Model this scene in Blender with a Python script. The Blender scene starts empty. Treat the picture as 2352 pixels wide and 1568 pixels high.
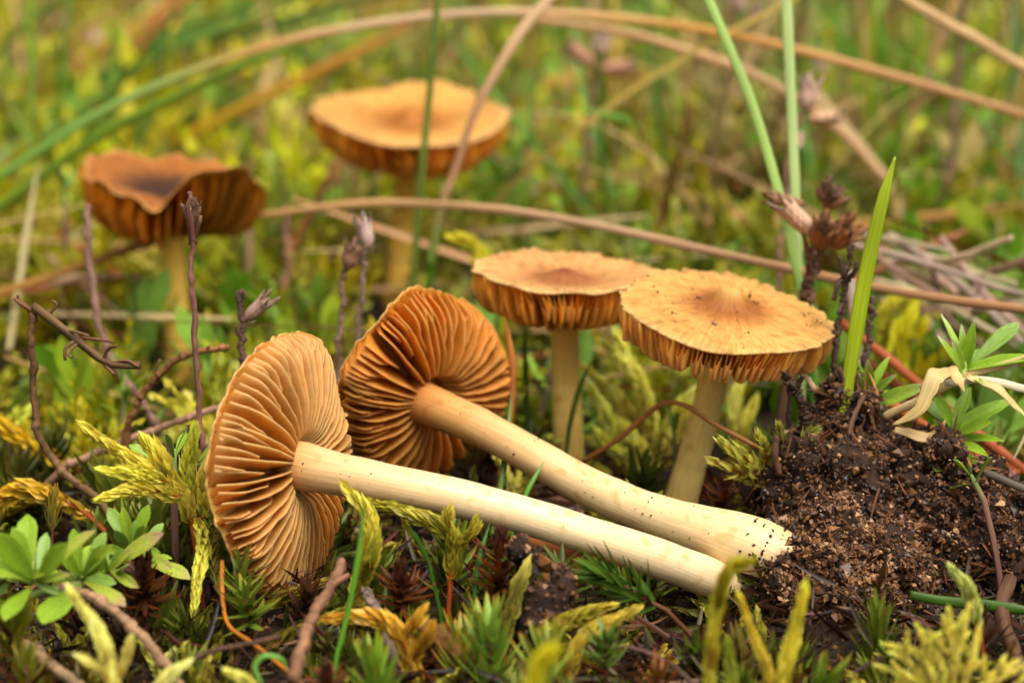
import bpy, math, random
import numpy as np
from mathutils import Vector, Matrix

# ------------------------------------------------------------------ camera
S = bpy.context.scene
COL = S.collection
RW, RH = 2352.0, 1568.0                 # pixel frame used for reading the photograph
LENS, SENSOR = 90.0, 36.0
FPX = LENS / SENSOR * RW
CAM_H, PITCH = 0.100, math.radians(14.0)
cam_d = bpy.data.cameras.new('camera')
cam = bpy.data.objects.new('camera', cam_d); COL.objects.link(cam)
cam_d.lens = LENS; cam_d.sensor_width = SENSOR
cam_d.clip_start = 0.01; cam_d.clip_end = 200.0
cam.location = (0, 0, CAM_H)
cam.rotation_euler = (math.radians(90) - PITCH, 0, 0)
cam_d.dof.use_dof = True
cam_d.dof.focus_distance = 0.2985
cam_d.dof.aperture_fstop = 21.0
S.camera = cam

# ------------------------------------------------------------------ sky, sun, exposure
SUN_EL, SUN_AZ = math.radians(62), math.radians(145)     # azimuth from +Y towards +X
world = bpy.data.worlds.new('World'); S.world = world; world.use_nodes = True
wn = world.node_tree; wn.nodes.clear()
sky = wn.nodes.new('ShaderNodeTexSky'); sky.sky_type = 'NISHITA'; sky.sun_disc = False
sky.sun_elevation = SUN_EL; sky.sun_rotation = SUN_AZ
sky.air_density = 1.0; sky.dust_density = 8.0; sky.ozone_density = 0.5
hsv = wn.nodes.new('ShaderNodeHueSaturation'); hsv.inputs['Saturation'].default_value = 0.08
bg = wn.nodes.new('ShaderNodeBackground'); bg.inputs['Strength'].default_value = 0.10
wo = wn.nodes.new('ShaderNodeOutputWorld')
wn.links.new(sky.outputs[0], hsv.inputs['Color']); wn.links.new(hsv.outputs[0], bg.inputs['Color'])
wn.links.new(bg.outputs[0], wo.inputs['Surface'])
sun_d = bpy.data.lights.new('sun', 'SUN'); sun_d.energy = 2.0; sun_d.angle = math.radians(45)
sun_d.color = (1.0, 0.93, 0.82)
sun = bpy.data.objects.new('sun', sun_d); COL.objects.link(sun)
_sd = Vector((math.sin(SUN_AZ) * math.cos(SUN_EL), math.cos(SUN_AZ) * math.cos(SUN_EL), math.sin(SUN_EL)))
sun.rotation_euler = _sd.to_track_quat('Z', 'Y').to_euler()
sun.location = (0, 0.3, 2)
S.view_settings.view_transform = 'Standard'; S.view_settings.look = 'None'
S.view_settings.gamma = 1.0; S.view_settings.use_curve_mapping = False
S.view_settings.exposure = 0.55
S.render.engine = 'CYCLES'
S.cycles.use_denoising = True
S.cycles.max_bounces = 6; S.cycles.diffuse_bounces = 3; S.cycles.transmission_bounces = 3
S.cycles.transparent_max_bounces = 8

# ------------------------------------------------------------------ helpers
RNG = np.random.default_rng(11)
random.seed(5)
CP, SP = math.cos(PITCH), math.sin(PITCH)
FWD = np.array([0, CP, -SP]); UPV = np.array([0, SP, CP]); RGT = np.array([1.0, 0, 0])

def ray(px, py):
    return FWD + (px - RW / 2) / FPX * RGT - (py - RH / 2) / FPX * UPV
def pt(px, py, Y):
    d = ray(px, py); return np.array([0, 0, CAM_H]) + d * (Y / d[1])
def gp(px, py, z=0.0):
    d = ray(px, py); t = (z - CAM_H) / d[2]; return np.array([0, 0, CAM_H]) + d * t
def pxs(Y, z=0.012):
    return (Y * CP + (CAM_H - z) * SP) / FPX
def cdir(right, up, toward):
    v = right * RGT + up * UPV - toward * FWD
    return v / np.linalg.norm(v)
def lin(r, g, b):
    f = lambda c: ((c / 255 + 0.055) / 1.055) ** 2.4 if c > 10 else c / 255 / 12.92
    return np.array([f(r), f(g), f(b)])
def nrm(v):
    v = np.asarray(v, float); return v / (np.linalg.norm(v, axis=-1, keepdims=True) + 1e-12)

def catmull(P, n):
    P = np.asarray(P, float)
    if len(P) == 2:
        t = np.linspace(0, 1, n)[:, None]; return P[0] * (1 - t) + P[1] * t
    E = np.vstack([2 * P[0] - P[1], P, 2 * P[-1] - P[-2]])
    m = len(P) - 1
    u = np.linspace(0, m, n); i = np.minimum(u.astype(int), m - 1); t = (u - i)[:, None]
    a, b, c, d = E[i], E[i + 1], E[i + 2], E[i + 3]
    return 0.5 * (2 * b + (c - a) * t + (2 * a - 5 * b + 4 * c - d) * t ** 2 + (3 * b - a - 3 * c + d) * t ** 3)

def frames(P, up=None):
    T = np.gradient(P, axis=0); T = nrm(T)
    N = np.zeros_like(P)
    n0 = np.array(up if up is not None else ([0, 0, 1] if abs(T[0][2]) < .9 else [1, 0, 0]), float)
    for i in range(len(P)):
        n0 = n0 - T[i] * (n0 @ T[i])
        n0 = n0 / (np.linalg.norm(n0) + 1e-12); N[i] = n0
    return T, N, np.cross(T, N)

class Geo:
    def __init__(s):
        s.v = []; s.q = []; s.t = []; s.c = []; s.x = []; s.n = 0
    def add(s, v, q=None, t=None, c=(1, 1, 1), x=None):
        v = np.asarray(v, float); k = len(v)
        s.v.append(v)
        if q is not None and len(q): s.q.append(np.asarray(q, np.int64) + s.n)
        if t is not None and len(t): s.t.append(np.asarray(t, np.int64) + s.n)
        c = np.asarray(c, float)
        s.c.append(np.broadcast_to(c, (k, 3)) if c.ndim == 1 else c)
        s.x.append(v if x is None else np.asarray(x, float))
        s.n += k
        return s
    def merge(s, g):
        V, Q, T, C, X = g.arr()
        return s.add(V, Q, T, C, X)
    def arr(s):
        return (np.vstack(s.v), np.vstack(s.q) if s.q else np.zeros((0, 4), np.int64),
                np.vstack(s.t) if s.t else np.zeros((0, 3), np.int64), np.vstack(s.c), np.vstack(s.x))
    def mesh(s, name, smooth=True):
        V, Q, T, C, X = s.arr()
        me = bpy.data.meshes.new(name)
        me.vertices.add(len(V)); me.vertices.foreach_set('co', V.ravel())
        nl = Q.size + T.size
        me.loops.add(nl)
        me.loops.foreach_set('vertex_index', np.concatenate([Q.ravel(), T.ravel()]).astype(np.int32))
        npoly = len(Q) + len(T); me.polygons.add(npoly)
        st = np.concatenate([np.arange(len(Q)) * 4, Q.size + np.arange(len(T)) * 3]).astype(np.int32)
        me.polygons.foreach_set('loop_start', st)
        me.polygons.foreach_set('use_smooth', np.full(npoly, smooth))
        a = me.attributes.new('Col', 'FLOAT_COLOR', 'POINT')
        a.data.foreach_set('color', np.hstack([C, np.ones((len(C), 1))]).ravel())
        b = me.attributes.new('pc', 'FLOAT_VECTOR', 'POINT')
        b.data.foreach_set('vector', X.ravel())
        me.update(calc_edges=True); me.validate()
        return me

def link(name, mesh, mat=None, parent=None, loc=None):
    o = bpy.data.objects.new(name, mesh); COL.objects.link(o)
    if mat is not None and mesh is not None and not mesh.materials: mesh.materials.append(mat)
    if parent is not None: o.parent = parent
    if loc is not None: o.location = loc
    return o
def tag(o, label, cat, group=None, kind=None):
    o['label'] = label; o['category'] = cat
    if group: o['group'] = group
    if kind: o['kind'] = kind
    return o
def thing(name, label, cat, loc, group=None):
    o = bpy.data.objects.new(name, None); COL.objects.link(o); o.location = tuple(loc)
    o.empty_display_size = 0.004
    return tag(o, label, cat, group)
def part(name, geo, mat, parent, kind=None, smooth=True):
    """geo in world coordinates; stored relative to the parent chain"""
    off = np.zeros(3); p = parent
    while p is not None:
        off += np.array(p.location); p = p.parent
    g = Geo(); V, Q, T, C, X = geo.arr(); g.add(V - off, Q, T, C, X)
    o = link(name, g.mesh(name, smooth), mat, parent)
    if kind: o['kind'] = kind
    return o
def single(name, geo, mat, label, cat, group=None, kind=None, loc=None, smooth=True):
    loc = np.zeros(3) if loc is None else np.asarray(loc)
    g = Geo(); V, Q, T, C, X = geo.arr(); g.add(V - loc, Q, T, C, X)
    o = link(name, g.mesh(name, smooth), mat, None, tuple(loc))
    return tag(o, label, cat, group, kind)

def grid_q(nu, nv, wrap=False):
    """quads for a grid stored as nu rows of nv; wrap closes v"""
    i = np.arange(nu - 1)[:, None]; j = np.arange(nv if wrap else nv - 1)[None, :]
    j2 = (j + 1) % nv
    return np.stack([(i * nv + j), (i * nv + j2), ((i + 1) * nv + j2), ((i + 1) * nv + j)], -1).reshape(-1, 4)

def tube(P, R, n=8, col=(1, 1, 1), flat=1.0, up=None, rough=0.0, geo=None, cap=True):
    """closed swept tube; R radius per point; flat squashes it along the normal"""
    P = np.asarray(P, float); m = len(P)
    R = np.broadcast_to(np.asarray(R, float), (m,))
    T, N, B = frames(P, up)
    a = np.linspace(0, 2 * np.pi, n, endpoint=False)
    rr = R[:, None] * (1 + rough * RNG.standard_normal((m, n)))
    V = P[:, None] + rr[..., None] * (np.cos(a)[None, :, None] * B[:, None] + flat * np.sin(a)[None, :, None] * N[:, None])
    L = np.concatenate([[0], np.cumsum(np.linalg.norm(np.diff(P, axis=0), axis=1))])
    X = np.stack([np.broadcast_to(np.cos(a), (m, n)) * R.mean(), np.broadcast_to(np.sin(a), (m, n)) * R.mean(),
                  np.broadcast_to(L[:, None], (m, n))], -1)
    c = np.asarray(col, float)
    C = np.broadcast_to(c, (m, n, 3)) if c.ndim == 1 else np.broadcast_to(c[:, None], (m, n, 3))
    g = geo or Geo()
    v = np.vstack([V.reshape(-1, 3), P[:1], P[-1:]]); x = np.vstack([X.reshape(-1, 3), X[:1, 0], X[-1:, 0]])
    cc = np.vstack([C.reshape(-1, 3), C[0, :1], C[-1, :1]])
    tr = []
    if cap:
        k = m * n
        for j in range(n):
            tr.append((k, (j + 1) % n, j)); tr.append((k + 1, (m - 1) * n + j, (m - 1) * n + (j + 1) % n))
    g.add(v, grid_q(m, n, True), tr, cc, x)
    return g

def inst(tv, tq, tt, tc, M, O, cols, geo):
    """many transformed copies of a template into one Geo; M (k,3,3) columns = axes, O (k,3), cols (k,3) multiplies tc"""
    k = len(O); n = len(tv)
    V = np.einsum('kij,nj->kni', M, tv) + O[:, None]
    C = np.clip(cols[:, None] * tc[None], 0, 1)
    sh = (np.arange(k) * n)[:, None, None]
    Q = (tq[None] + sh).reshape(-1, 4) if len(tq) else None
    T = (tt[None] + sh).reshape(-1, 3) if len(tt) else None
    X = np.broadcast_to(tv[None], V.shape).reshape(-1, 3)
    geo.add(V.reshape(-1, 3), Q, T, C.reshape(-1, 3), X)
    return geo

# ---- leaf templates: x width, y length 0..1, z normal
def leaf_tpl(rows, cols=3, fold=0.2, curl=0.0, tipcol=(1, 1, 1), basecol=(1, 1, 1), cup=0.0):
    V = []; C = []
    u = np.linspace(-1, 1, cols)
    for (y, w) in rows:
        for a in u:
            V.append((a * w, y, abs(a) * w * fold + curl * y * y + cup * (1 - y) * 0.0 + cup * (w * a) ** 2 * 3))
            C.append(np.array(basecol) * (1 - y) + np.array(tipcol) * y)
    return np.array(V), grid_q(len(rows), cols), np.zeros((0, 3), np.int64), np.array(C)
PLEURO = leaf_tpl([(0, .12), (.22, .24), (.5, .25), (.8, .11), (1.05, .004)], 3, .2, -.16, (1.35, 1.35, 1.7), (.75, .72, .5), .6)
POLY = leaf_tpl([(0, .125), (.25, .115), (.65, .08), (.9, .04), (1.0, .006)], 3, .5, -.10, (1.05, 1.0, .9), (.7, .75, .6))
POLYTIP = (np.array([1.8, .55, .35]))
_c = POLY[3].copy(); _c[-3:] *= POLYTIP; _c[-6:-3] *= np.array([1.3, .85, .7]); POLY = (POLY[0], POLY[1], POLY[2], _c)
LOLEAF = leaf_tpl([(0, .12), (.45, .30), (1, .02)], 2, 0, -.08, (1.2, 1.15, 1.2), (.8, .78, .6))

def leafy(P, count, length, angle, tpl, col, geo=None, width=1.0, t0=0.0, t1=1.0, taper=(1, 1, .7), angvar=.15, colvar=.12, tipgain=0.0, up=None, open_top=0.0):
    """spirally set leaves along the axis P"""
    P = np.asarray(P); m = len(P)
    T, N, B = frames(P, up)
    t = np.linspace(t0, t1, count); f = t * (m - 1); i = np.minimum(f.astype(int), m - 2); w = (f - i)[:, None]
    p = P[i] * (1 - w) + P[i + 1] * w
    Tt = nrm(T[i] * (1 - w) + T[i + 1] * w); Nn = nrm(N[i] * (1 - w) + N[i + 1] * w); Nn = nrm(Nn - Tt * (Nn * Tt).sum(1, keepdims=True)); Bb = np.cross(Tt, Nn)
    ph = np.arange(count) * 2.39996 + RNG.uniform(0, 6) + RNG.normal(0, .25, count)
    o = np.cos(ph)[:, None] * Nn + np.sin(ph)[:, None] * Bb
    tt = (t - t0) / max(t1 - t0, 1e-6)
    a = angle * (1 - open_top * tt) * (1 + RNG.normal(0, angvar, count)); a = np.clip(a, .03, 1.9)[:, None]
    y = np.cos(a) * Tt + np.sin(a) * o
    x = np.cross(Tt, o)
    z = np.cross(x, y)
    sc = np.interp(tt, [0, .5, 1], taper) * length * (1 + RNG.normal(0, .1, count))
    M = np.stack([x * (sc * width)[:, None], y * sc[:, None], z * sc[:, None]], -1)
    base = np.asarray(col, float)
    cv = base * (1 + RNG.normal(0, colvar, (count, 1))) * (1 + tipgain * (tt[:, None] - .4))
    return inst(tpl[0], tpl[1], tpl[2], tpl[3], M, p, cv, geo or Geo())

def pxpath(L, n):
    return catmull([pt(*q) for q in L], n)

# ------------------------------------------------------------------ materials
def new_mat(name):
    m = bpy.data.materials.new(name); m.use_nodes = True
    nt = m.node_tree; nt.nodes.clear()
    out = nt.nodes.new('ShaderNodeOutputMaterial')
    return m, nt, out
def N(nt, t, **kw):
    n = nt.nodes.new(t)
    for k, v in kw.items():
        if k in n.inputs: n.inputs[k].default_value = v
        else: setattr(n, k, v)
    return n
def attr(nt, name):
    a = nt.nodes.new('ShaderNodeAttribute'); a.attribute_name = name; return a
def mul(nt, a, b, fac=1.0):
    m = nt.nodes.new('ShaderNodeMix'); m.data_type = 'RGBA'; m.blend_type = 'MULTIPLY'
    m.inputs[0].default_value = fac
    nt.links.new(a, m.inputs[6]); nt.links.new(b, m.inputs[7]); return m.outputs[2]
def ramp(nt, fac, stops):
    r = nt.nodes.new('ShaderNodeValToRGB'); e = r.color_ramp.elements
    while len(e) < len(stops): e.new(0.5)
    for k, (p, c) in enumerate(stops):
        e[k].position = p; e[k].color = (*c, 1) if len(c) == 3 else c
    nt.links.new(fac, r.inputs[0]); return r.outputs[0]
def streaked(name, noise_scale, stretch, lo, hi, rough=.55, transl=0.0, sss=0.0, sss_scale=.002, bump=.3, bumpd=.0002,
             spec=.4, use='pc', spots=None, sheen=0.0, detail=4, ssr=(1, .45, .15)):
    m, nt, out = new_mat(name); L = nt.links.new
    ca = attr(nt, 'Col'); pa = attr(nt, use)
    mp = N(nt, 'ShaderNodeMapping'); mp.inputs['Scale'].default_value = stretch
    L(pa.outputs['Vector'], mp.inputs['Vector'])
    no = N(nt, 'ShaderNodeTexNoise', Scale=noise_scale, Detail=detail, Roughness=.6)
    L(mp.outputs[0], no.inputs['Vector'])
    g = ramp(nt, no.outputs[0], [(.3, (lo,) * 3), (.7, (hi,) * 3)])
    c = mul(nt, ca.outputs['Color'], g)
    if spots:
        n2 = N(nt, 'ShaderNodeTexNoise', Scale=spots[0], Detail=2.0); L(pa.outputs['Vector'], n2.inputs['Vector'])
        c = mul(nt, c, ramp(nt, n2.outputs[0], [(spots[1], (1, 1, 1)), (spots[1] + (spots[3] if len(spots) > 3 else .06), spots[2])]))
    b = N(nt, 'ShaderNodeBsdfPrincipled', Roughness=rough)
    b.inputs['Specular IOR Level'].default_value = spec
    L(c, b.inputs['Base Color'])
    if sss:
        b.inputs['Subsurface Weight'].default_value = sss
        b.inputs['Subsurface Scale'].default_value = sss_scale
        b.inputs['Subsurface Radius'].default_value = ssr
    if bump:
        bp = N(nt, 'ShaderNodeBump', Strength=bump, Distance=bumpd)
        L(no.outputs[0], bp.inputs['Height']); L(bp.outputs[0], b.inputs['Normal'])
    if transl:
        tr = N(nt, 'ShaderNodeBsdfTranslucent'); L(c, tr.inputs['Color'])
        mx = N(nt, 'ShaderNodeMixShader'); mx.inputs[0].default_value = transl
        L(b.outputs[0], mx.inputs[1]); L(tr.outputs[0], mx.inputs[2]); L(mx.outputs[0], out.inputs['Surface'])
    else:
        L(b.outputs[0], out.inputs['Surface'])
    return m

M_MOSS = streaked('moss', 900, (1, 1, 1), .75, 1.2, .42, .30, bump=0, spec=.35, use='pc')
M_MOSSFAR = streaked('moss_far', 60, (1, 1, 1), .75, 1.25, .55, .18, bump=0, spec=.2)
M_LEAF = streaked('herb_leaf', 14, (1, .5, 1), .78, 1.15, .42, .30, bump=.15, bumpd=.0001, spec=.45, spots=(30, .60, (.45, .42, .25)))
M_GRASS = streaked('grass', 5000, (1, 1, .012), .72, 1.2, .42, .28, bump=.25, bumpd=.0001, spec=.45)
M_DRY = streaked('dry_stem', 2600, (1, 1, .06), .55, 1.35, .7, 0, bump=.6, bumpd=.00025, spec=.25)
M_STRAW = streaked('straw', 4000, (1, 1, .02), .75, 1.2, .5, .15, bump=.3, bumpd=.0001, spec=.4)
M_STEM = streaked('mushroom_stem', 3600, (1, 1, .045), .82, 1.08, .36, 0, sss=.2, sss_scale=.0012, spots=(420, .58, (.86, .74, .55), .14), bump=.35, bumpd=.00012, spec=.4)
M_CAP = streaked('mushroom_cap', 12, (.5, .5, .09), .64, 1.25, .5, .18, spots=(1.3, .50, (.76, .68, .58), .2), bump=.6, bumpd=.00022, spec=.35, detail=6)
M_GILL = streaked('mushroom_gill', 420, (1, 1, 1), .88, 1.12, .55, .55, sss=0, bump=.25, bumpd=.00012, spec=.25)
M_GRAIN = streaked('soil_grain', 500, (1, 1, 1), .6, 1.3, .45, 0, bump=0, spec=.4)
M_SOIL = streaked('soil', 700, (1, 1, 1), .45, 1.5, .85, 0, bump=1.0, bumpd=.0006, spec=.2)
def ground_mat():
    m, nt, out = new_mat('ground'); L = nt.links.new
    co = N(nt, 'ShaderNodeTexCoord')
    n1 = N(nt, 'ShaderNodeTexNoise', Scale=55.0, Detail=6.0, Roughness=.65); L(co.outputs['Object'], n1.inputs['Vector'])
    n2 = N(nt, 'ShaderNodeTexNoise', Scale=900.0, Detail=4.0); L(co.outputs['Object'], n2.inputs['Vector'])
    c1 = ramp(nt, n1.outputs[0], [(.3, (.012, .008, .005)), (.5, (.030, .019, .010)), (.7, (.05, .036, .014))])
    c2 = ramp(nt, n2.outputs[0], [(.3, (.5, .5, .5)), (.7, (1.4, 1.3, 1.2))])
    b = N(nt, 'ShaderNodeBsdfPrincipled', Roughness=.9); b.inputs['Specular IOR Level'].default_value = .2
    L(mul(nt, c1, c2), b.inputs['Base Color'])
    bp = N(nt, 'ShaderNodeBump', Strength=.9, Distance=.001); L(n2.outputs[0], bp.inputs['Height']); L(bp.outputs[0], b.inputs['Normal'])
    L(b.outputs[0], out.inputs['Surface']); return m
M_GROUND = ground_mat()

# ------------------------------------------------------------------ ground
def ground_z(x, y):
    return (-0.0045 + 0.0022 * np.sin(x * 95 + 1.3) * np.cos(y * 80) + 0.0016 * np.sin(x * 210 + y * 160)
            + 0.010 * np.clip((y - .45) / .5, 0, 1) * np.sin(x * 9 + y * 14)
            + 0.03 * np.clip((y - 1.2) / 6, 0, 1) * np.sin(x * 1.1 + y * .7))
def build_ground():
    s = np.linspace(-1, 1, 181); k = np.sign(s) * (0.30 * np.abs(s) + 60 * np.abs(s) ** 7)
    gx = k; gy = .42 + k
    Xg, Yg = np.meshgrid(gx, gy, indexing='xy')
    V = np.stack([Xg, Yg, ground_z(Xg, Yg)], -1).reshape(-1, 3)
    g = Geo().add(V, grid_q(181, 181), None, (1, 1, 1))
    o = single('ground', g, M_GROUND, 'dark brown sandy soil under the moss and litter', 'ground', kind='structure')
build_ground()

# ------------------------------------------------------------------ mushrooms
def smooth_noise(seed, ks, amps):
    r = np.random.default_rng(seed); ph = r.uniform(0, 6.28, len(ks))
    return lambda th: sum(a * np.sin(k * th + p) for k, a, p in zip(ks, amps, ph))

def mushroom(name, label, center, axis, R, top, thick, gdepth, r0, stem, stem_r, n_full=42, seed=1, rim=None, wave=None,
             capcol=None, gillcol=None, edgecol=None, stemcol=None, xhint=(1, 0, 0), hi=True, extra=None, lean=.02,
             attach=.28, stem_up=None, notch=None, lean0=0.0, gth=.018, rf=1.0, lamp=(.95, .3), finea=1.0, waves=1.0, gillmod=None, bellyat=.45, n_lam=2, stem_rough=.004, group='brown gilled mushrooms'):
    rg = np.random.default_rng(seed)
    zA = nrm(axis); xA = np.array(xhint, float); xA = nrm(xA - zA * (xA @ zA)); yA = np.cross(zA, xA)
    M = np.stack([xA, yA, zA], -1); C0 = np.asarray(center, float)
    W = lambda p: p @ M.T + C0
    rim = rim or (lambda th: 0 * th); wave = wave or (lambda th, rho: 0 * th * rho)
    fine = smooth_noise(seed + 50, [17, 29, 43, 61], [.009 * finea, .009 * finea, .009 * finea, .008 * finea])
    def ztop(rho, th): return R * (top(rho) + wave(th, rho) + fine(th) * .35 * rho ** 4)
    def rad(rho, th): return R * rho * (1 + (rim(th) + fine(th)) * rho ** 2)
    def zund(rho, th): return ztop(rho, th) - R * (thick * (1 - rho ** 3) + .022)
    root = thing(name, label, 'mushroom', stem[-1], group)
    # cap: top surface, rim, underside flesh
    nr, na = (40, 220) if hi else (26, 120)
    rho = np.concatenate([np.linspace(0.01, .3, nr // 3, endpoint=False), np.linspace(.3, .9, nr // 3, endpoint=False), np.linspace(.9, 1, nr // 3)])
    th = np.linspace(0, 2 * np.pi, na, endpoint=False)
    RR, TT = np.meshgrid(rho, th, indexing='ij')
    def ring(RR, zf):
        r = rad(RR, TT[:RR.shape[0]])
        t2 = TT[:RR.shape[0]]
        return np.stack([r * np.cos(t2), r * np.sin(t2), zf(RR, t2)], -1)
    A = ring(RR, ztop)
    rr2 = np.linspace(1, .08, 14); R2, _ = np.meshgrid(rr2, th, indexing='ij')
    B = ring(R2, zund)
    mid = ring(np.full((1, na), 1.004), lambda a, b: ztop(a * 0 + 1, b) - R * .012)
    V = np.concatenate([A, mid, B], 0); nrw = V.shape[0]
    rhoall = np.concatenate([rho, [1.0], rr2])
    ca = capcol(rho[:, None] + 0 * TT, TT)                      # (nr,na,3)
    cm = np.broadcast_to(ca[-1:] * 1.05, (1, na, 3)); cb = np.broadcast_to(np.asarray(gillcol) * .8, (len(rr2), na, 3))
    Cc = np.concatenate([ca, cm, cb], 0)
    X = np.stack([np.broadcast_to(np.cos(th), (nrw, na)) * 4, np.broadcast_to(np.sin(th), (nrw, na)) * 4,
                  np.broadcast_to(rhoall[:, None], (nrw, na)) * 6 + rg.uniform(0, 9)], -1)
    g = Geo()
    Vf = np.vstack([W(V.reshape(-1, 3)), W(np.array([[0, 0, R * top(np.zeros(1))[0] + R * float(wave(np.zeros(1), np.zeros(1))[0])]]))])
    k = nrw * na
    g.add(Vf, grid_q(nrw, na, True), [(k, j, (j + 1) % na) for j in range(na)],
          np.vstack([Cc.reshape(-1, 3), Cc[0, :1]]), np.vstack([X.reshape(-1, 3), X[0, :1]]))
    cap = part('cap', g, M_CAP, root)
    # gills
    ns = 20 if hi else 11
    d = np.array([0, .45, .8, .95, 1.0])
    lw = smooth_noise(seed + 7, [2, 3, 5, 7], [lean, lean * .7, lean * .5, lean * .4])
    def gill(th0, s0, dep, wv, thk):
        s = np.linspace(0, 1, ns); rh = s0 + (.998 - s0) * s
        if s0 <= r0 + 1e-6:
            gsh = np.interp(s, [0, .10, bellyat, .78, .92, .98, 1], [attach, .78, 1.0, .93 + .07 * rf, .62 + .27 * rf, .32 + .30 * rf, .08 + .16 * rf])
        else:
            gsh = np.interp(s, [0, .06, .35, .75, .92, .98, 1], [.0, .42, .95, .93 + .07 * rf, .62 + .27 * rf, .32 + .30 * rf, .08 + .16 * rf])
        gsh = np.convolve(np.pad(gsh, 2, mode='edge'), np.ones(3) / 3, 'same')[2:-2] * (.9 if s0 > r0 + 1e-6 else 1)
        gsh = gsh * (1 + rg.normal(0, .011, ns)) * dep
        sw = wv[0] * np.sin(s * 5 + wv[1]) + wv[2] * np.sin(s * 11 + wv[3])
        P = np.zeros((ns, 10, 3)); C = np.zeros((ns, 10, 3))
        dd = np.concatenate([d, d[::-1]])
        side = np.concatenate([np.ones(5), -np.ones(5)])
        tk = np.concatenate([1 - .55 * d, 1 - .55 * d[::-1]]) * thk
        for j in range(10):
            off = (lw(th0) + lean0 + sw) * dd[j] * (.35 + s) * R + side[j] * tk[j] * .5
            thj = np.full(ns, th0)
            r = rad(rh, thj)
            zu = zund(rh, thj) + R * .004
            z = zu - R * gsh * dd[j]
            P[:, j, 0] = r * np.cos(thj) - off * np.sin(thj)
            P[:, j, 1] = r * np.sin(thj) + off * np.cos(thj)
            P[:, j, 2] = z
            e = np.clip((dd[j] - .86) / .12, 0, 1)
            C[:, j] = gillcol * (1 - e) + edgecol * e
        C = C * (gillmod(th0) if gillmod else 1) * (1 + rg.normal(0, .05)) * (1 + .10 * (s[:, None, None] - .5))
        gg = Geo().add(W(P.reshape(-1, 3)), grid_q(ns, 10, False), None, C.reshape(-1, 3))
        part('gill', gg, M_GILL, cap)
    for i in range(n_full):
        t0 = (i + rg.uniform(-.16, .16)) * 2 * np.pi / n_full
        wvf = lambda: (rg.normal(0, .010 * waves), rg.uniform(0, 6), rg.normal(0, .004 * waves), rg.uniform(0, 6))
        gill(t0, r0, gdepth * rg.uniform(.97, 1.03), wvf(), R * gth)
        if n_lam >= 1 and rg.random() < lamp[0]: gill(t0 + np.pi / n_full * rg.uniform(.85, 1.15), rg.uniform(.38, .62), gdepth * rg.uniform(.92, 1.04), wvf(), R * gth * .9)
        if n_lam >= 2:
            for q in (.5, 1.5):
                if rg.random() < lamp[1]: gill(t0 + np.pi / n_full * q, rg.uniform(.68, .82), gdepth * rg.uniform(.8, .95), wvf(), R * gth * .8)
    # stem
    n = 60
    P = catmull(stem, n); rr = np.interp(np.linspace(0, 1, n), np.linspace(0, 1, len(stem_r)), stem_r)
    rr = rr * (1 + smooth_noise(seed + 3, [3, 7, 13], [.012, .012, .008])(np.linspace(0, 6.28, n)))
    T = np.linspace(0, 1, n)
    st = tube(P, rr, 28, stemcol(T), up=stem_up, rough=stem_rough)
    part('stem', st, M_STEM, root)
    return root, W, M

# colours
TAN = lin(226, 168, 88); TANP = lin(230, 185, 115); ORG = lin(205, 135, 50); BRN = lin(165, 100, 45)
GILLP = lin(214, 158, 84); GILLD = lin(196, 122, 38); CREAM = lin(232, 198, 130)
def cap_colour(center, mid, rimc, cr=.3, spread=.25, seed=0, knob=None):
    nz = smooth_noise(seed + 91, [2, 3, 5, 9], [.05, .05, .04, .03])
    def f(rho, th):
        a = np.clip((rho - cr) / spread, 0, 1)[..., None]; a = a * a * (3 - 2 * a)
        b = np.clip((rho - .9) / .1, 0, 1)[..., None] ** 2
        c = center * (1 - a) + mid * a
        if knob is not None:
            kk = np.exp(-(rho / .14) ** 4)[..., None]; c = c * (1 - kk) + knob * kk
            ring = np.exp(-((rho - .24) / .08) ** 2)[..., None]; c = c * (1 - .18 * ring)
        c = c * (1 - b) + rimc * b
        return c * (1 + nz(th)[..., None] * rho[..., None])
    return f
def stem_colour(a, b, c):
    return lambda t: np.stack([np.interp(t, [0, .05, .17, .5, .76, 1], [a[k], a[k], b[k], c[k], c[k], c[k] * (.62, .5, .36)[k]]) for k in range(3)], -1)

# M4: upright, knobbed cap with sand specks
Y4 = .314; c4 = pt(1672, 703, Y4)
def up_axis(right, toward): return nrm(np.array([right, -toward, 1.0]))
top4 = lambda r: .165 / (1 + (r / .145) ** 4.5) + .06 * np.exp(-(r / .36) ** 2) - .03 + .02 * r ** 2 - .05 * r ** 6
st4 = [pt(1652, 800, .3150), pt(1640, 862, .3152), pt(1612, 985, .3165), pt(1580, 1090, .3175), pt(1552, 1190, .3180)]
m4, W4, _ = mushroom('mushroom', 'upright tan mushroom with a knobbed cap dotted with sand specks', c4, up_axis(.14, .15), 244 * pxs(Y4, .026),
    top4, .07, .36, .17, st4, [.0023, .0019, .00195, .0021, .0023], n_full=32, gth=.062, finea=1.3, seed=4,
    rim=lambda th, f=smooth_noise(44, [1, 2, 3, 5, 8], [.015, .02, .02, .015, .012]): f(th) - .07 * np.exp(-((th - 6.08) / .035) ** 2),
    wave=lambda th, r, f=smooth_noise(45, [2, 3, 4, 7], [.02, .02, .015, .012]): r ** 3 * f(th),
    capcol=cap_colour(lin(184, 108, 40), TAN, lin(226, 178, 105), .22, .4, 4, lin(238, 184, 98)), gillcol=lin(246, 190, 94), edgecol=lin(248, 204, 122),
    stemcol=stem_colour(lin(242, 190, 86), lin(248, 208, 108), lin(250, 218, 128)), lean=.03)
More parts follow.
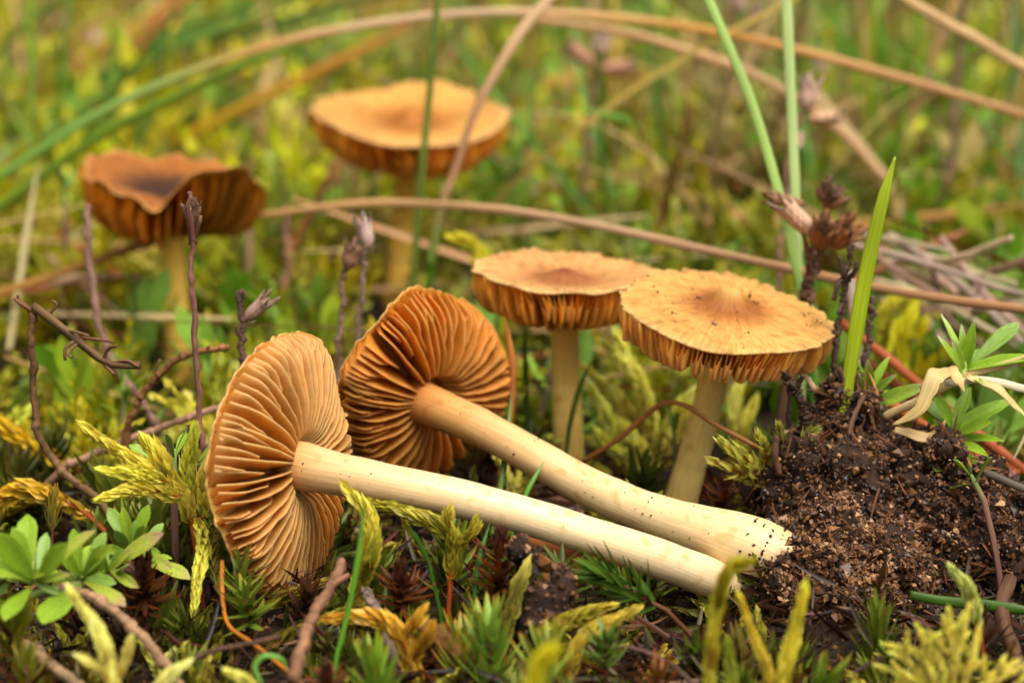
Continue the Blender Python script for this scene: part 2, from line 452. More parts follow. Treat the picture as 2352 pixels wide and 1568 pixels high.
# M3: upright, shallow cup-shaped cap touching the first
Y3 = .334; c3 = pt(1297, 619, Y3)
top3 = lambda r: .20 * r ** 1.7 + .15 * np.exp(-(r / .22) ** 2) - .14 - .07 * r ** 9
st3 = [pt(1297, 690, Y3), pt(1297, 745, Y3), pt(1300, 880, Y3 + .0005), pt(1305, 1000, Y3), pt(1306, 1110, Y3 + .001)]
m3, W3, _ = mushroom('mushroom', 'upright mushroom with a shallow dished cap tucked behind the knobbed one', c3, up_axis(.05, .0), 213 * pxs(Y3, .026),
    top3, .07, .40, .19, st3, [.0022, .0019, .0020, .0021, .0022], n_full=30, gth=.064, finea=1.3, seed=3,
    rim=smooth_noise(34, [1, 2, 3, 5, 9, 14], [.01, .018, .015, .006, .005, .008]),
    wave=lambda th, r, f=smooth_noise(35, [2, 3, 7, 11], [.012, .010, .008, .010]): r ** 3 * f(th),
    capcol=cap_colour(lin(184, 112, 58), lin(226, 166, 96), lin(232, 184, 118), .2, .5, 3, lin(150, 78, 34)), gillcol=lin(250, 186, 72), edgecol=lin(250, 196, 96),
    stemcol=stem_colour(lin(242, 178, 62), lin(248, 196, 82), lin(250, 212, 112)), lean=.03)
# M6: tall, far, wide dished cap
Y6 = .432; c6 = pt(943, 256, Y6)
top6 = lambda r: .17 * r ** 1.8 + .19 * np.exp(-(r / .15) ** 3) - .13 - .06 * r ** 9
st6 = [pt(935, 330, Y6), pt(932, 400, Y6), pt(925, 520, Y6), pt(914, 640, Y6), pt(906, 760, Y6)]
m6, W6, _ = mushroom('mushroom', 'tall blurred mushroom with a wide dished orange cap behind the crossing straw', c6, up_axis(.03, .15), 224 * pxs(Y6, .033),
    top6, .07, .38, .14, st6, [.0022, .0020, .0021, .0022, .0024], n_full=26, gth=.062, finea=1.8, seed=6, hi=False,
    rim=smooth_noise(64, [1, 2, 3, 4, 13], [.015, .02, .015, .008, .008]),
    wave=lambda th, r, f=smooth_noise(65, [2, 3, 4, 5], [.02, .02, .02, .02]): r ** 3 * f(th),
    capcol=cap_colour(lin(196, 120, 40), lin(228, 168, 82), lin(238, 188, 118), .15, .6, 6, lin(208, 132, 48)), gillcol=lin(248, 176, 60), edgecol=lin(250, 194, 92),
    stemcol=stem_colour(lin(222, 158, 40), lin(230, 172, 52), lin(234, 186, 78)), lean=.04, n_lam=1)
# M5: far, torn and folded cap
Y5 = .388; c5 = pt(392, 432, Y5)
top5 = lambda r: .10 * r ** 2 + .02 - .10 * np.exp(-(r / .4) ** 2)
def wave5(th, r):
    dt = lambda c: (th - c + np.pi) % (2 * np.pi) - np.pi
    w = .30 * r ** 2.2 * np.exp(-(dt(-.75) / .62) ** 2)
    w = w + .11 * r ** 2 * np.exp(-(dt(2.3) / .7) ** 2)
    w = w - .20 * r ** 2 * np.exp(-(dt(-1.62) / .16) ** 2)
    w = w - .22 * r ** 2 * np.exp(-(dt(.1) / .45) ** 2)
    return w + .035 * r ** 3 * np.sin(5 * th + 1) + .03 * r ** 4 * np.sin(11 * th + 2)
st5 = [pt(392, 470, Y5), pt(396, 540, Y5), pt(400, 650, Y5), pt(406, 780, Y5), pt(408, 880, Y5)]
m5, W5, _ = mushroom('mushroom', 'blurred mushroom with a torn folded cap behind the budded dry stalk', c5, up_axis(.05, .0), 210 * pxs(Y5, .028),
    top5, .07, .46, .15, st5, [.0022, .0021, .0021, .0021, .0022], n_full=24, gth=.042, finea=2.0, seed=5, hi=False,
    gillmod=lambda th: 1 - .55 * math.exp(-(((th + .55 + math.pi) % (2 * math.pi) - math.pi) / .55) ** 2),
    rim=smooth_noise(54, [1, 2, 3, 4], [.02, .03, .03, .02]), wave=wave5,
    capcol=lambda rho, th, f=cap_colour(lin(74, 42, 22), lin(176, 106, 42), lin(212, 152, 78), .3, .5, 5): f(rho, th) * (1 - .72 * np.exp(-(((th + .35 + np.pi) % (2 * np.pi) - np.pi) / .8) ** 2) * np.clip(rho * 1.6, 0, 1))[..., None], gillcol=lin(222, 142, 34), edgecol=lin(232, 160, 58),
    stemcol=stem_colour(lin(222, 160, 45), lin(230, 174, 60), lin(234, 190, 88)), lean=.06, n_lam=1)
# M1: lying in front, gills to the viewer
Y1 = .2855; c1 = pt(640, 1068, Y1)
ax1 = -cdir(.93, -.05, .345)
top1 = lambda r: .10 * r ** 1.8 + .10 * np.exp(-(r / .2) ** 2) - .02 - .05 * r ** 8
a1 = pt(640, 1062, .2865)
st1 = [a1, pt(700, 1072, .2825), pt(780, 1089, .2800), pt(900, 1112, .2780), pt(1050, 1143, .2770), pt(1200, 1182, .2765), pt(1350, 1228, .2765), pt(1500, 1278, .2785), pt(1610, 1318, .2815), pt(1710, 1354, .2850), pt(1790, 1378, .2875)]
u1 = pxs(.279, .01)
m1, W1, _ = mushroom('mushroom', 'pale tan mushroom lying on its side with a straight cream stem', c1, ax1, 311 * pxs(Y1, .015),
    top1, .05, .235, .17, st1, [60 * u1, 56 * u1, 50 * u1, 46 * u1, 44 * u1, 43 * u1, 44 * u1, 46 * u1, 46 * u1, 40 * u1, 34 * u1], n_full=41, gth=.029, rf=.35, lamp=(1, .35), finea=.5, seed=1,
    rim=smooth_noise(14, [1, 2, 3, 5, 7], [.01, .015, .02, .012, .01]),
    wave=lambda th, r, f=smooth_noise(15, [2, 3, 5, 7], [.03, .03, .02, .012]): r ** 3 * f(th),
    capcol=cap_colour(TAN, TAN, TANP, .2, .5, 1), gillcol=lin(226, 166, 78), edgecol=lin(242, 202, 130),
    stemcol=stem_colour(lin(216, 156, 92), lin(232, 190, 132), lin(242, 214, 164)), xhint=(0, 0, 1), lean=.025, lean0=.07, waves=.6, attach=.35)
# M2: lying behind, darker gills, stem crossing over, soil on its foot
Y2 = .3150; c2 = pt(955, 890, Y2 + .003)
ax2 = -cdir(.62, -.36, .69)
top2 = lambda r: .10 * r ** 1.8 - .02 + .08 * np.exp(-(r / .2) ** 2) - .10 * r ** 6
a2 = pt(940, 908, Y2 + .001)
st2 = [a2, pt(980, 928, .3125), pt(1070, 966, .3085), pt(1150, 1006, .3055), pt(1250, 1062, .302), pt(1350, 1118, .299), pt(1450, 1163, .2945), pt(1550, 1200, .2905), pt(1650, 1230, .287), pt(1740, 1265, .2848), pt(1830, 1312, .2840), pt(1900, 1350, .2845)]
u2 = pxs(.30, .01)
m2, W2, _ = mushroom('mushroom', 'darker mushroom lying on its side with a curved stem ending in soil', c2, ax2, 236 * pxs(Y2, .015),
    top2, .06, .40, .19, st2, [56 * u2, 50 * u2, 45 * u2, 44 * u2, 44 * u2, 45 * u2, 47 * u2, 52 * u2, 62 * u2, 72 * u2, 70 * u2, 60 * u2], n_full=36, gth=.031, rf=.35, lamp=(1, .3), finea=.6, seed=2,
    rim=smooth_noise(24, [1, 2, 3, 5, 7], [.04, .04, .03, .02, .01]),
    wave=lambda th, r, f=smooth_noise(25, [2, 3, 5, 7], [.07, .05, .03, .015]): r ** 3 * f(th),
    capcol=cap_colour(ORG, ORG, TANP, .2, .5, 2), gillcol=lin(226, 156, 58), edgecol=lin(236, 178, 92),
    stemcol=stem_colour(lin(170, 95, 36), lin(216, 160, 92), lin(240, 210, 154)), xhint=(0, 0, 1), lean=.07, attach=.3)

# ================================================================== plants and litter
def var(c, v=.1): return np.clip(np.asarray(c) * (1 + RNG.normal(0, v)) * (1 + RNG.normal(0, v * .5, 3)), 0, 1)
YEL = lin(190, 185, 40); YELP = lin(222, 215, 110); OLIVE = lin(150, 140, 40); DKOL = lin(110, 100, 35); ORMOSS = lin(205, 150, 35)
GRN = lin(120, 170, 45); GRNB = lin(120, 185, 60); GRNL = lin(150, 195, 80); BLUG = lin(130, 180, 125); DGRN = lin(60, 110, 45)
TANG = lin(195, 150, 105); TANO = lin(215, 150, 60); BROWN = lin(110, 75, 50); DBROWN = lin(70, 45, 32); REDB = lin(96, 58, 34); GREYB = lin(140, 112, 92)

def mixcol(pal, n, w=None):
    pal = np.array(pal); w = np.ones(len(pal)) if w is None else np.array(w, float)
    c = pal[RNG.choice(len(pal), n, p=w / w.sum())]
    return np.clip(c * (1 + RNG.normal(0, .14, (n, 1))) * (1 + RNG.normal(0, .05, (n, 3))), 0, 1)
def rooted(P, R=None, force=False):
    """carry the foot of an upright stem down into the soil"""
    P = np.asarray(P); z0 = float(ground_z(P[0, 0], P[0, 1])) - .002; d = P[min(4, len(P) - 1)] - P[0]
    up_ = d[2] / (np.linalg.norm(d) + 1e-9)
    if P[0, 2] < z0 + .002 or (up_ < .3 and not force): return (P, R) if R is not None else P
    h = P[0, 2] - z0; lean = np.array([d[0], d[1], 0.0]) / max(d[2], .3 * np.linalg.norm(d)) * h * .35
    foot = np.array([P[0, 0], P[0, 1], z0]) - lean
    ext = catmull([foot, (foot + P[0]) / 2 - lean * .15, P[0]], 8)[:-1]
    Q = np.vstack([ext, P])
    if R is None: return Q
    R = np.broadcast_to(np.asarray(R, float), (len(P),)); return Q, np.concatenate([np.full(len(ext), R[0]), R])
# ---- feather moss: a shoot = its stems and one part holding the tiny scale leaves
def moss_axis(P, wpx_m, col, geo, dens=1.0, angle=.42, tip=.35):
    """wpx_m: branch width in metres"""
    L = np.linalg.norm(np.diff(P, axis=0), axis=1).sum()
    ll = wpx_m * 1.0
    cnt = int(max(16, dens * 1.7 * L / (wpx_m * .085)))
    angle = angle * 1.45
    leafy(P, cnt, ll, angle, PLEURO, col, geo, width=.95, taper=(.75, 1.0, .6), angvar=.25, colvar=.18, tipgain=tip, open_top=.6)
def moss_shoot(label, axes, col, stemcol=lin(150, 70, 25), group=None, dens=1.0, angle=.42, name='moss_shoot'):
    """axes: list of (pixel path [(px,py,Y)..], width px)"""
    base = pt(*axes[0][0][0])
    t = thing(name, label, 'moss', base, group)
    lv = Geo(); stem = Geo()
    for k, (L, w) in enumerate(axes):
        P = pxpath(L, 26); wm = w * pxs(L[0][2])
        moss_axis(P, wm, np.clip(var(col, .06) * np.array([1.12, 1.12, 1.15]), 0, 1), lv, dens, angle)
        Ps, Rs = rooted(P, np.linspace(wm * .11, wm * .04, len(P)), True) if k == 0 else (P, np.linspace(wm * .11, wm * .04, len(P)))
        sg = tube(Ps, Rs, 6, var(stemcol, .1))
        part('stem' if k == 0 else 'branch', sg, M_DRY, t)
    part('leaves', lv, M_MOSS, t, 'stuff')
    return t

# ---- haircap moss: upright stem with spreading needle leaves
def haircap(label, L, leafpx, col0, cnt0=46, group=None, angle=1.0, stemcol=REDB, lowcol=None, name='haircap_moss', top=.55, t0=.15):
    cnt = int(cnt0 * .56); col = np.clip(np.asarray(col0) * np.array([2.2, 1.4, .75]), 0, 1); angle = angle * 1.1
    P = pxpath(L, 16); Y = L[0][2]; lm = leafpx * 1.05 * pxs(Y)
    t = thing(name, label, 'moss', P[0], group)
    part('stem', tube(*rooted(P, np.linspace(lm * .06, lm * .05, len(P)), True), 6, stemcol), M_DRY, t)
    g = Geo()
    if lowcol is not None:
        leafy(P, cnt // 2, lm * .85, angle * 1.15, POLY, lowcol, g, t0=.02, t1=.55, taper=(.8, 1, 1), angvar=.2, colvar=.2)
    leafy(P, cnt, lm, angle, POLY, col, g, t0=t0, t1=1.0, taper=(.9, 1.0, .75), angvar=.16, colvar=.15, open_top=top)
    part('leaves', g, M_MOSS, t, 'stuff')
    return t

# ---- thyme-like herb leaf, one mesh shared by many
def herb_leaf_mesh(name, col, shape, fold=.22, curl=.10, thick=.035, spots=False, tipc=None):
    y = np.linspace(0, 1, 9); w = np.interp(y, [p[0] for p in shape], [p[1] for p in shape]); u = np.linspace(-1, 1, 5)
    V = []; C = []
    for s in (1, -1):
        for yi, wi in zip(y, w):
            for a in u:
                z = abs(a) * wi * fold - curl * yi ** 2 + s * thick * .5 * (1 - abs(a) ** 3) - .02 * s * (abs(a) < .1)
                V.append((a * wi * .66, yi, z))
                k = .9 + .15 * abs(a) + (.12 if abs(a) < .1 else 0)
                c = col * np.array([1.22, 1.03, .78]) * k * (.85 + .2 * yi)
                if s < 0: c = c * np.array([1.15, 1.1, 1.25])
                if tipc is not None: c = c * (1 - max(0, yi - .7) / .3) + tipc * max(0, yi - .7) / .3
                C.append(c)
    V = np.array(V); n = 45
    q1 = grid_q(9, 5); q2 = q1[:, ::-1] + n
    rimq = []
    for i in range(8):
        rimq += [(i * 5, (i + 1) * 5, n + (i + 1) * 5, n + i * 5), (i * 5 + 4, n + i * 5 + 4, n + (i + 1) * 5 + 4, (i + 1) * 5 + 4)]
    for j in range(4):
        rimq += [(40 + j, 40 + j + 1, n + 40 + j + 1, n + 40 + j), (j, n + j, n + j + 1, j + 1)]
    g = Geo().add(V, np.vstack([q1, q2, np.array(rimq)]), None, np.clip(np.array(C), 0, 1), V * np.array([4, 1.5, 1]))
    me = g.mesh(name); me.materials.append(M_LEAF); return me
SPAT = [(0, .05), (.15, .07), (.5, .17), (.75, .19), (.92, .13), (1, .02)]
LANC = [(0, .09), (.2, .13), (.5, .16), (.8, .11), (1, .012)]
HL = [herb_leaf_mesh('herb_leaf_%d' % i, c, sh, f, cu, tipc=tc) for i, (c, sh, f, cu, tc) in enumerate([
    (lin(140, 185, 55), SPAT, .2, .08, None), (lin(155, 195, 65), SPAT, .3, .16, None), (lin(135, 180, 85), SPAT, .15, .02, None),
    (lin(165, 195, 75), SPAT, .25, .22, lin(190, 175, 95)), (lin(140, 190, 50), LANC, .35, .15, None), (lin(155, 198, 75), LANC, .3, .05, lin(215, 210, 160)),
    (lin(165, 190, 75), SPAT, .15, .12, lin(190, 140, 120))])]
def add_leaf(parent, base, tip, wid, up=(0, 0, 1), mesh=0, name='leaf'):
    """wid: width relative to the mesh's own"""
    base = np.asarray(base, float); d = np.asarray(tip, float) - base; L = np.linalg.norm(d); y = d / L
    z = np.asarray(up, float); z = nrm(z - y * (z @ y)); x = np.cross(y, z)
    o = bpy.data.objects.new(name, HL[mesh]); COL.objects.link(o); o.parent = parent
    M = Matrix(((x[0] * L * wid, y[0] * L, z[0] * L, base[0] - parent.location[0]), (x[1] * L * wid, y[1] * L, z[1] * L, base[1] - parent.location[1]),
                (x[2] * L * wid, y[2] * L, z[2] * L, base[2] - parent.location[2]), (0, 0, 0, 1)))
    o.matrix_local = M
    return o
def herb(label, stem_px, pairs, leafpx, wid=1.0, meshes=(0, 1, 2), custom=(), group='small leafy herb sprigs', stemcol=lin(120, 85, 70), spread=(1.25, .45), stem_r=9, name='herb_sprig', t0=.1, turn=0.0, more=(), cw=1.0, lsc=1.0):
    P = pxpath(stem_px, 24); Y = stem_px[0][2]; u = pxs(Y)
    t = thing(name, label, 'plant', P[0], group)
    Ps, Rs = rooted(P, np.linspace(stem_r * u, stem_r * .5 * u, 24)) if 'straw' not in label else (P, np.linspace(stem_r * u, stem_r * .5 * u, 24)); ks = len(Ps); fs = np.concatenate([np.zeros(ks - 24), np.linspace(0, 1, 24)])[:, None]
    part('stem', tube(Ps, Rs, 8, fs * lin(130, 170, 70) + (1 - fs) * stemcol, rough=.04), M_DRY, t)
    T, Nn, Bb = frames(P)
    for k in range(pairs):
        f = (t0 + (1 - t0) * (k + 1) / pairs) * 23; i = int(min(f, 22))
        az = turn + k * np.pi / 2 + RNG.normal(0, .2)
        ang = np.interp(k / max(pairs - 1, 1), [0, 1], spread)
        for s in (0, np.pi):
            o = np.cos(az + s) * Nn[i] + np.sin(az + s) * Bb[i]
            a = ang * RNG.uniform(.85, 1.15)
            d = np.cos(a) * T[i] + np.sin(a) * o
            l = leafpx * u * RNG.uniform(.8, 1.1) * np.interp(k / max(pairs - 1, 1), [0, .6, 1], [.85, 1, .6])
            add_leaf(t, P[i] + o * stem_r * .4 * u, P[i] + d * l, wid * RNG.uniform(.85, 1.1), T[i], random.choice(meshes))
    for (b, tp, wd, up, me) in list(custom) + list(more):
        b_, t_ = pt(*b), pt(*tp); add_leaf(t, b_, b_ + (t_ - b_) * lsc, wd * cw, up, me)
    return t

# ---- grass blades and straws
def blade(label, L, wpx, col, mat=None, name='grass_blade', cat='grass blade', flat=.28, n=40, taper=(.8, 1, 1, .08), group=None, up=None, colend=None):
    P = pxpath(L, n); u = pxs(np.mean([q[2] for q in L]))
    if mat is None and colend is None:
        gm = np.array([1.28, 1.05, .8]); col = np.clip(np.asarray(col) * gm, 0, 1); colend = None if colend is None else [np.clip(np.asarray(c_) * gm, 0, 1) for c_ in colend]
    w = np.interp(np.linspace(0, 1, n), np.linspace(0, 1, len(taper)), taper) * wpx * (.42 if wpx < 40 else .5) * u
    if mat is M_STRAW: w = w * (1 + .10 * np.sin(np.linspace(0, RNG.uniform(15, 40), n)) * RNG.uniform(.3, 1)); P = P + smooth_noise(int(RNG.integers(1e6)), [1, 2, 4], [u * 2, u * 1.2, u * .7])(np.linspace(0, 6.28, n))[:, None] * UPV
    if mat is None and 'tendril' not in label and 'lying' not in label:      # a growing blade reaches the soil
        if P[-1, 2] < P[0, 2]: P, w = P[::-1], w[::-1]; rev = True
        else: rev = False
        P, w = rooted(P, w, True)
        if rev: P, w = P[::-1], w[::-1]
        n = len(P)
    tt = np.linspace(0, 1, n)[:, None]
    if colend is None: c = np.broadcast_to(np.asarray(col), (n, 3)) * (1 + .08 * np.sin(tt * 17 + RNG.uniform(0, 6)))
    else:
        pos = np.linspace(0, 1, len(colend) + 1); cs = np.vstack([col] + list(colend))
        c = np.stack([np.interp(tt[:, 0], pos, cs[:, k]) for k in range(3)], -1)
    up = up if up is not None else tuple(-FWD)
    return single(name, tube(P, w, 10, c, flat=flat, up=up), mat or M_GRASS, label, cat, group, loc=P[0])

# ---- dry stalks with calyxes
def calyx_geo(base, tip, rad, col, geo, teeth=5):
    base = np.asarray(base); d = np.asarray(tip) - base; L = np.linalg.norm(d); y = d / L
    x = nrm(np.cross(y, [.3, .8, .5])); z = np.cross(x, y)
    n = 30; a = np.linspace(0, 2 * np.pi, n, endpoint=False)
    prof = [(0, .25), (.12, .55), (.3, .85), (.55, .95), (.75, .9), (.9, .98)]
    rings = [];
    for (h, r) in prof:
        rr = rad * r * (1 + .08 * np.cos(a * 10)); rings.append(np.stack([rr * np.cos(a), np.full(n, h * L), rr * np.sin(a)], -1))
    tooth = np.abs(((a * teeth / (2 * np.pi)) % 1) - .5) * 2
    rr = rad * (1.0 + .35 * tooth); rings.append(np.stack([rr * np.cos(a), L * (.9 + .42 * tooth), rr * np.sin(a)], -1))
    rr = rad * .8; rings.append(np.stack([rr * np.cos(a), np.full(n, L * .8), rr * np.sin(a)], -1))
    rr = rad * .5; rings.append(np.stack([rr * np.cos(a), np.full(n, L * .3), rr * np.sin(a)], -1))
    R_ = np.stack(rings); M = np.stack([x, y, z], -1)
    C = np.ones((len(rings), n, 3)) * col; C[:6] *= (1 + .18 * np.cos(a * 10))[None, :, None]; C[0] *= .5; C[6] *= .55; C[7:] *= .35
    geo.add(R_.reshape(-1, 3) @ M.T + base, grid_q(len(rings), n, True), None, np.clip(C, 0, 1).reshape(-1, 3))
def dry_stalk(label, L, wpx, col, calyxes=(), twigs=(), name='dry_stalk', cat='dry stalk', group=None, rough=.10, taper=(1, .8)):
    """calyxes: ((base px), (tip px), radius px, colour); twigs: (path, width px)"""
    n = 80; P = pxpath(L, n); u = pxs(L[0][2]); P = P + smooth_noise(int(RNG.integers(1e6)), [2, 5, 9, 17], [u * 2.5, u * 2, u * 1.2, u * .8])(np.linspace(0, 6.28, n))[:, None] * RGT
    t = thing(name, label, cat, P[0], group)
    tt = np.linspace(0, 1, n)
    col = np.clip(np.asarray(col) * np.array([1.2, 1.1, .92]), 0, 1)
    r = np.interp(tt, [0, 1], taper) * wpx * .43 * u * (1 + .35 * (np.sin(tt * 26 + RNG.uniform(0, 6)) > .93)) * (1 + RNG.normal(0, .07, n))
    P, r = rooted(P, r); n = len(P); tt = np.linspace(0, 1, n)
    part('stem', tube(P, r, 9, np.clip(np.asarray(col) * (1 + .18 * np.sin(tt * 19 + RNG.uniform(0, 6)) + RNG.normal(0, .14, n))[:, None], 0, 1), rough=rough * 1.3), M_DRY, t)
    for (tp, w) in twigs:
        Q = pxpath(tp, 10); part('twig', tube(Q, np.linspace(w * .45 * u, w * .33 * u, 10), 7, var(col, .12), rough=rough), M_DRY, t)
    for (b, tip, rp, cc) in calyxes:
        g = Geo(); calyx_geo(pt(*b), pt(*tip), rp * u, cc * np.array([1.1, .98, .82]), g); part('calyx', g, M_DRY, t)
    return t

# ================================================================== things placed from the photograph
# -- feather moss around the lying mushroom
moss_shoot('pale tipped feather moss shoot standing against the tan gills', [
    ([(440, 1200, .279), (415, 1135, .2795), (340, 1085, .278), (268, 1035, .277), (205, 988, .276)], 56),
    ([(380, 1105, .278), (315, 1090, .276), (238, 1080, .2745)], 44), ([(410, 1140, .278), (320, 1122, .276), (238, 1143, .2745)], 48),
    ([(425, 1150, .280), (385, 1095, .279), (362, 1050, .279), (338, 1018, .2785)], 60),
    ([(440, 1160, .281), (432, 1080, .281), (446, 992, .2805)], 50), ([(470, 1190, .279), (466, 1110, .2795), (476, 1060, .2795)], 40),
    ([(455, 1190, .278), (466, 1250, .275), (455, 1320, .273), (446, 1398, .272)], 42)], lin(215, 204, 70), dens=1.2)
moss_shoot('olive feather moss shoot drooping under the tan gills', [
    ([(500, 1200, .281), (485, 1260, .277), (500, 1340, .275)], 46), ([(560, 1400, .277), (650, 1370, .276), (760, 1330, .277)], 40),
    ([(590, 1520, .268), (640, 1470, .267), (710, 1440, .267), (790, 1400, .268)], 44)], lin(140, 128, 42))
moss_shoot('tall yellow feather moss shoot arching beneath the straight cream stem', [
    ([(800, 1440, .270), (826, 1350, .2695), (850, 1270, .269), (845, 1190, .270), (800, 1128, .2715)], 62),
    ([(830, 1330, .2695), (850, 1290, .267), (862, 1240, .2665)], 44)], lin(190, 178, 58), angle=.36)
moss_shoot('branching olive feather moss with a cut foot under the straight stem', [
    ([(1035, 1330, .272), (1042, 1250, .272), (1000, 1205, .2725), (930, 1175, .2735), (855, 1155, .275)], 58),
    ([(1042, 1250, .272), (1028, 1210, .2725), (1032, 1185, .273)], 46), ([(1045, 1250, .272), (1080, 1225, .2715), (1092, 1195, .2715)], 40)], lin(168, 152, 45), angle=.33)
moss_shoot('stout pale green moss shoot standing between the dead rosettes', [
    ([(1165, 1450, .263), (1178, 1390, .2625), (1192, 1345, .2625), (1206, 1308, .263)], 56)], lin(175, 172, 70), angle=.28)
moss_shoot('orange ribbed feather moss shoot bending away from the stout pale shoot', [
    ([(965, 1590, .255), (940, 1500, .256), (900, 1440, .257), (840, 1420, .2575), (760, 1420, .258)], 62),
    ([(925, 1465, .2565), (950, 1430, .256), (970, 1402, .256)], 40), ([(950, 1510, .2555), (975, 1470, .254), (990, 1440, .2535)], 44)], lin(205, 165, 50), stemcol=lin(215, 95, 20), angle=.36)
moss_shoot('slanting yellow feather moss shoot with a long pointed tip', [
    ([(1290, 1570, .254), (1330, 1480, .256), (1385, 1435, .257), (1455, 1402, .258)], 54),
    ([(1260, 1440, .262), (1330, 1410, .262), (1400, 1392, .2625)], 40), ([(1225, 1450, .2615), (1290, 1435, .262), (1350, 1425, .2625)], 36)], lin(178, 160, 48))
moss_shoot('soft pale yellow moss shoot with an orange core rising past the creeping twig', [
    ([(268, 1640, .238), (255, 1540, .239), (225, 1450, .240), (165, 1362, .241)], 52), ([(272, 1560, .239), (292, 1500, .239), (300, 1470, .239)], 36),
    ([(250, 1560, .238), (215, 1530, .237), (185, 1510, .237)], 36)], lin(226, 214, 110), stemcol=lin(225, 105, 25), angle=.33)
moss_shoot('small pale moss tip leaning over the creeping twig', [([(330, 1620, .238), (380, 1560, .239), (425, 1524, .240)], 40)], lin(222, 214, 120))
moss_shoot('low yellow moss tip beside the mossy twig', [([(600, 1610, .237), (570, 1570, .237), (530, 1545, .237)], 40)], lin(215, 205, 90))
moss_shoot('out of focus yellow moss tip rising among the haircap stars', [([(1195, 1720, .205), (1210, 1640, .206), (1232, 1545, .207), (1262, 1510, .207)], 80)], lin(190, 185, 30), angle=.2)
moss_shoot('tall olive moss shoot with a forked tip against the soil covered foot', [
    ([(1625, 1680, .235), (1632, 1520, .2375), (1645, 1400, .239), (1672, 1318, .240), (1704, 1298, .240)], 60), ([(1650, 1400, .239), (1660, 1340, .238), (1672, 1300, .238)], 40)], lin(175, 158, 35), angle=.2)
moss_shoot('narrow yellow moss shoot leaning toward the forked olive one', [
    ([(1790, 1690, .236), (1770, 1560, .2375), (1735, 1470, .239), (1700, 1375, .240)], 42)], lin(200, 188, 55), angle=.2)
moss_shoot('upright yellow moss shoot below the soil clod', [
    ([(1800, 1690, .235), (1800, 1560, .2365), (1822, 1460, .238), (1846, 1362, .239)], 56)], lin(198, 182, 50), angle=.22)
moss_shoot('short green moss shoot beside the upright yellow one', [([(1700, 1690, .234), (1680, 1560, .236), (1672, 1480, .2365)], 44)], lin(150, 160, 45), angle=.25)
_ax = []
for (a, b, c) in [((2180, 1640), (2160, 1520), (2110, 1440)), ((2180, 1640), (2190, 1500), (2180, 1405)), ((2190, 1640), (2230, 1520), (2250, 1440)), ((2170, 1640), (2100, 1560), (2020, 1530)),
                  ((2160, 1600), (2120, 1510), (2040, 1480)), ((2200, 1640), (2270, 1560), (2330, 1520)), ((2160, 1640), (2060, 1600), (1980, 1590)), ((2185, 1560), (2205, 1470), (2225, 1395)), ((2180, 1600), (2140, 1570), (2075, 1575)),
                  ((2215, 1640), (2290, 1600), (2352, 1580))]:
    _ax.append(([(*a, .240), (*b, .241), (*c, .242)], 30))
    for q_ in range(3):
        f_ = RNG.uniform(.35, .75); mx, my = a[0] + (c[0] - a[0]) * f_, a[1] + (c[1] - a[1]) * f_
        ex, ey = mx + RNG.normal(0, 45), my - RNG.uniform(25, 75); _ax.append(([(mx, my, .2408), ((mx + ex) / 2 + RNG.normal(0, 6), (my + ey) / 2, .241), (ex, ey, .2412)], 22))
moss_shoot('bushy pale yellow moss clump fanned out below the soil clod', _ax, lin(218, 205, 85), stemcol=lin(215, 150, 60), angle=.3)
moss_shoot('green moss shoot poking out beneath the clod beside the bushy clump', [([(2250, 1440, .256), (2225, 1360, .257), (2190, 1310, .258)], 44)], lin(170, 175, 85))
# -- yellow moss behind the standing stems
moss_shoot('soft yellow moss shoot forking between the two standing stems', [
    ([(1520, 1180, .345), (1500, 1030, .346), (1478, 900, .347), (1420, 775, .348)], 62), ([(1495, 1020, .346), (1430, 930, .346), (1350, 850, .346)], 56),
    ([(1500, 1000, .346), (1470, 880, .344), (1400, 800, .344)], 50), ([(1505, 1040, .346), (1545, 960, .344), (1590, 900, .343)], 54), ([(1490, 1090, .345), (1420, 1040, .343), (1350, 1010, .342)], 56),
    ([(1520, 1120, .343), (1540, 1020, .343), (1600, 920, .3425), (1640, 890, .3425)], 60), ([(1440, 1120, .341), (1400, 980, .341), (1362, 900, .341)], 60), ([(1530, 1150, .340), (1480, 1050, .340), (1440, 985, .340)], 62), ([(1720, 1060, .341), (1690, 960, .342), (1700, 880, .343)], 56)], lin(242, 228, 105), angle=.32, dens=.8)
moss_shoot('fine leafy moss sprig growing on the clod beside the leaning stem', [([(1760, 1120, .299), (1720, 1060, .2985), (1660, 1015, .2985)], 44), ([(1745, 1110, .299), (1700, 1085, .2985), (1640, 1060, .2985)], 40), ([(1765, 1110, .299), (1760, 1040, .2985), (1745, 1000, .2985)], 36)], lin(165, 160, 60), angle=.7, dens=.45)
moss_shoot('dark fine moss tuft on the upper slope of the soil clod', [([(1830, 1060, .2985), (1800, 1020, .2975), (1790, 980, .2975)], 36), ([(1840, 1060, .2985), (1850, 1010, .2975), (1870, 990, .2975)], 34)], lin(120, 120, 45), angle=.7, dens=.45)
moss_shoot('low olive moss shoot behind the leaning stem of the knobbed mushroom', [
    ([(1480, 1150, .338), (1450, 1080, .338), (1380, 1000, .338)], 58), ([(1470, 1140, .338), (1410, 1110, .337), (1345, 1060, .337)], 54), ([(1700, 1100, .338), (1700, 1010, .339), (1730, 930, .340)], 58)], lin(225, 212, 85), angle=.34)
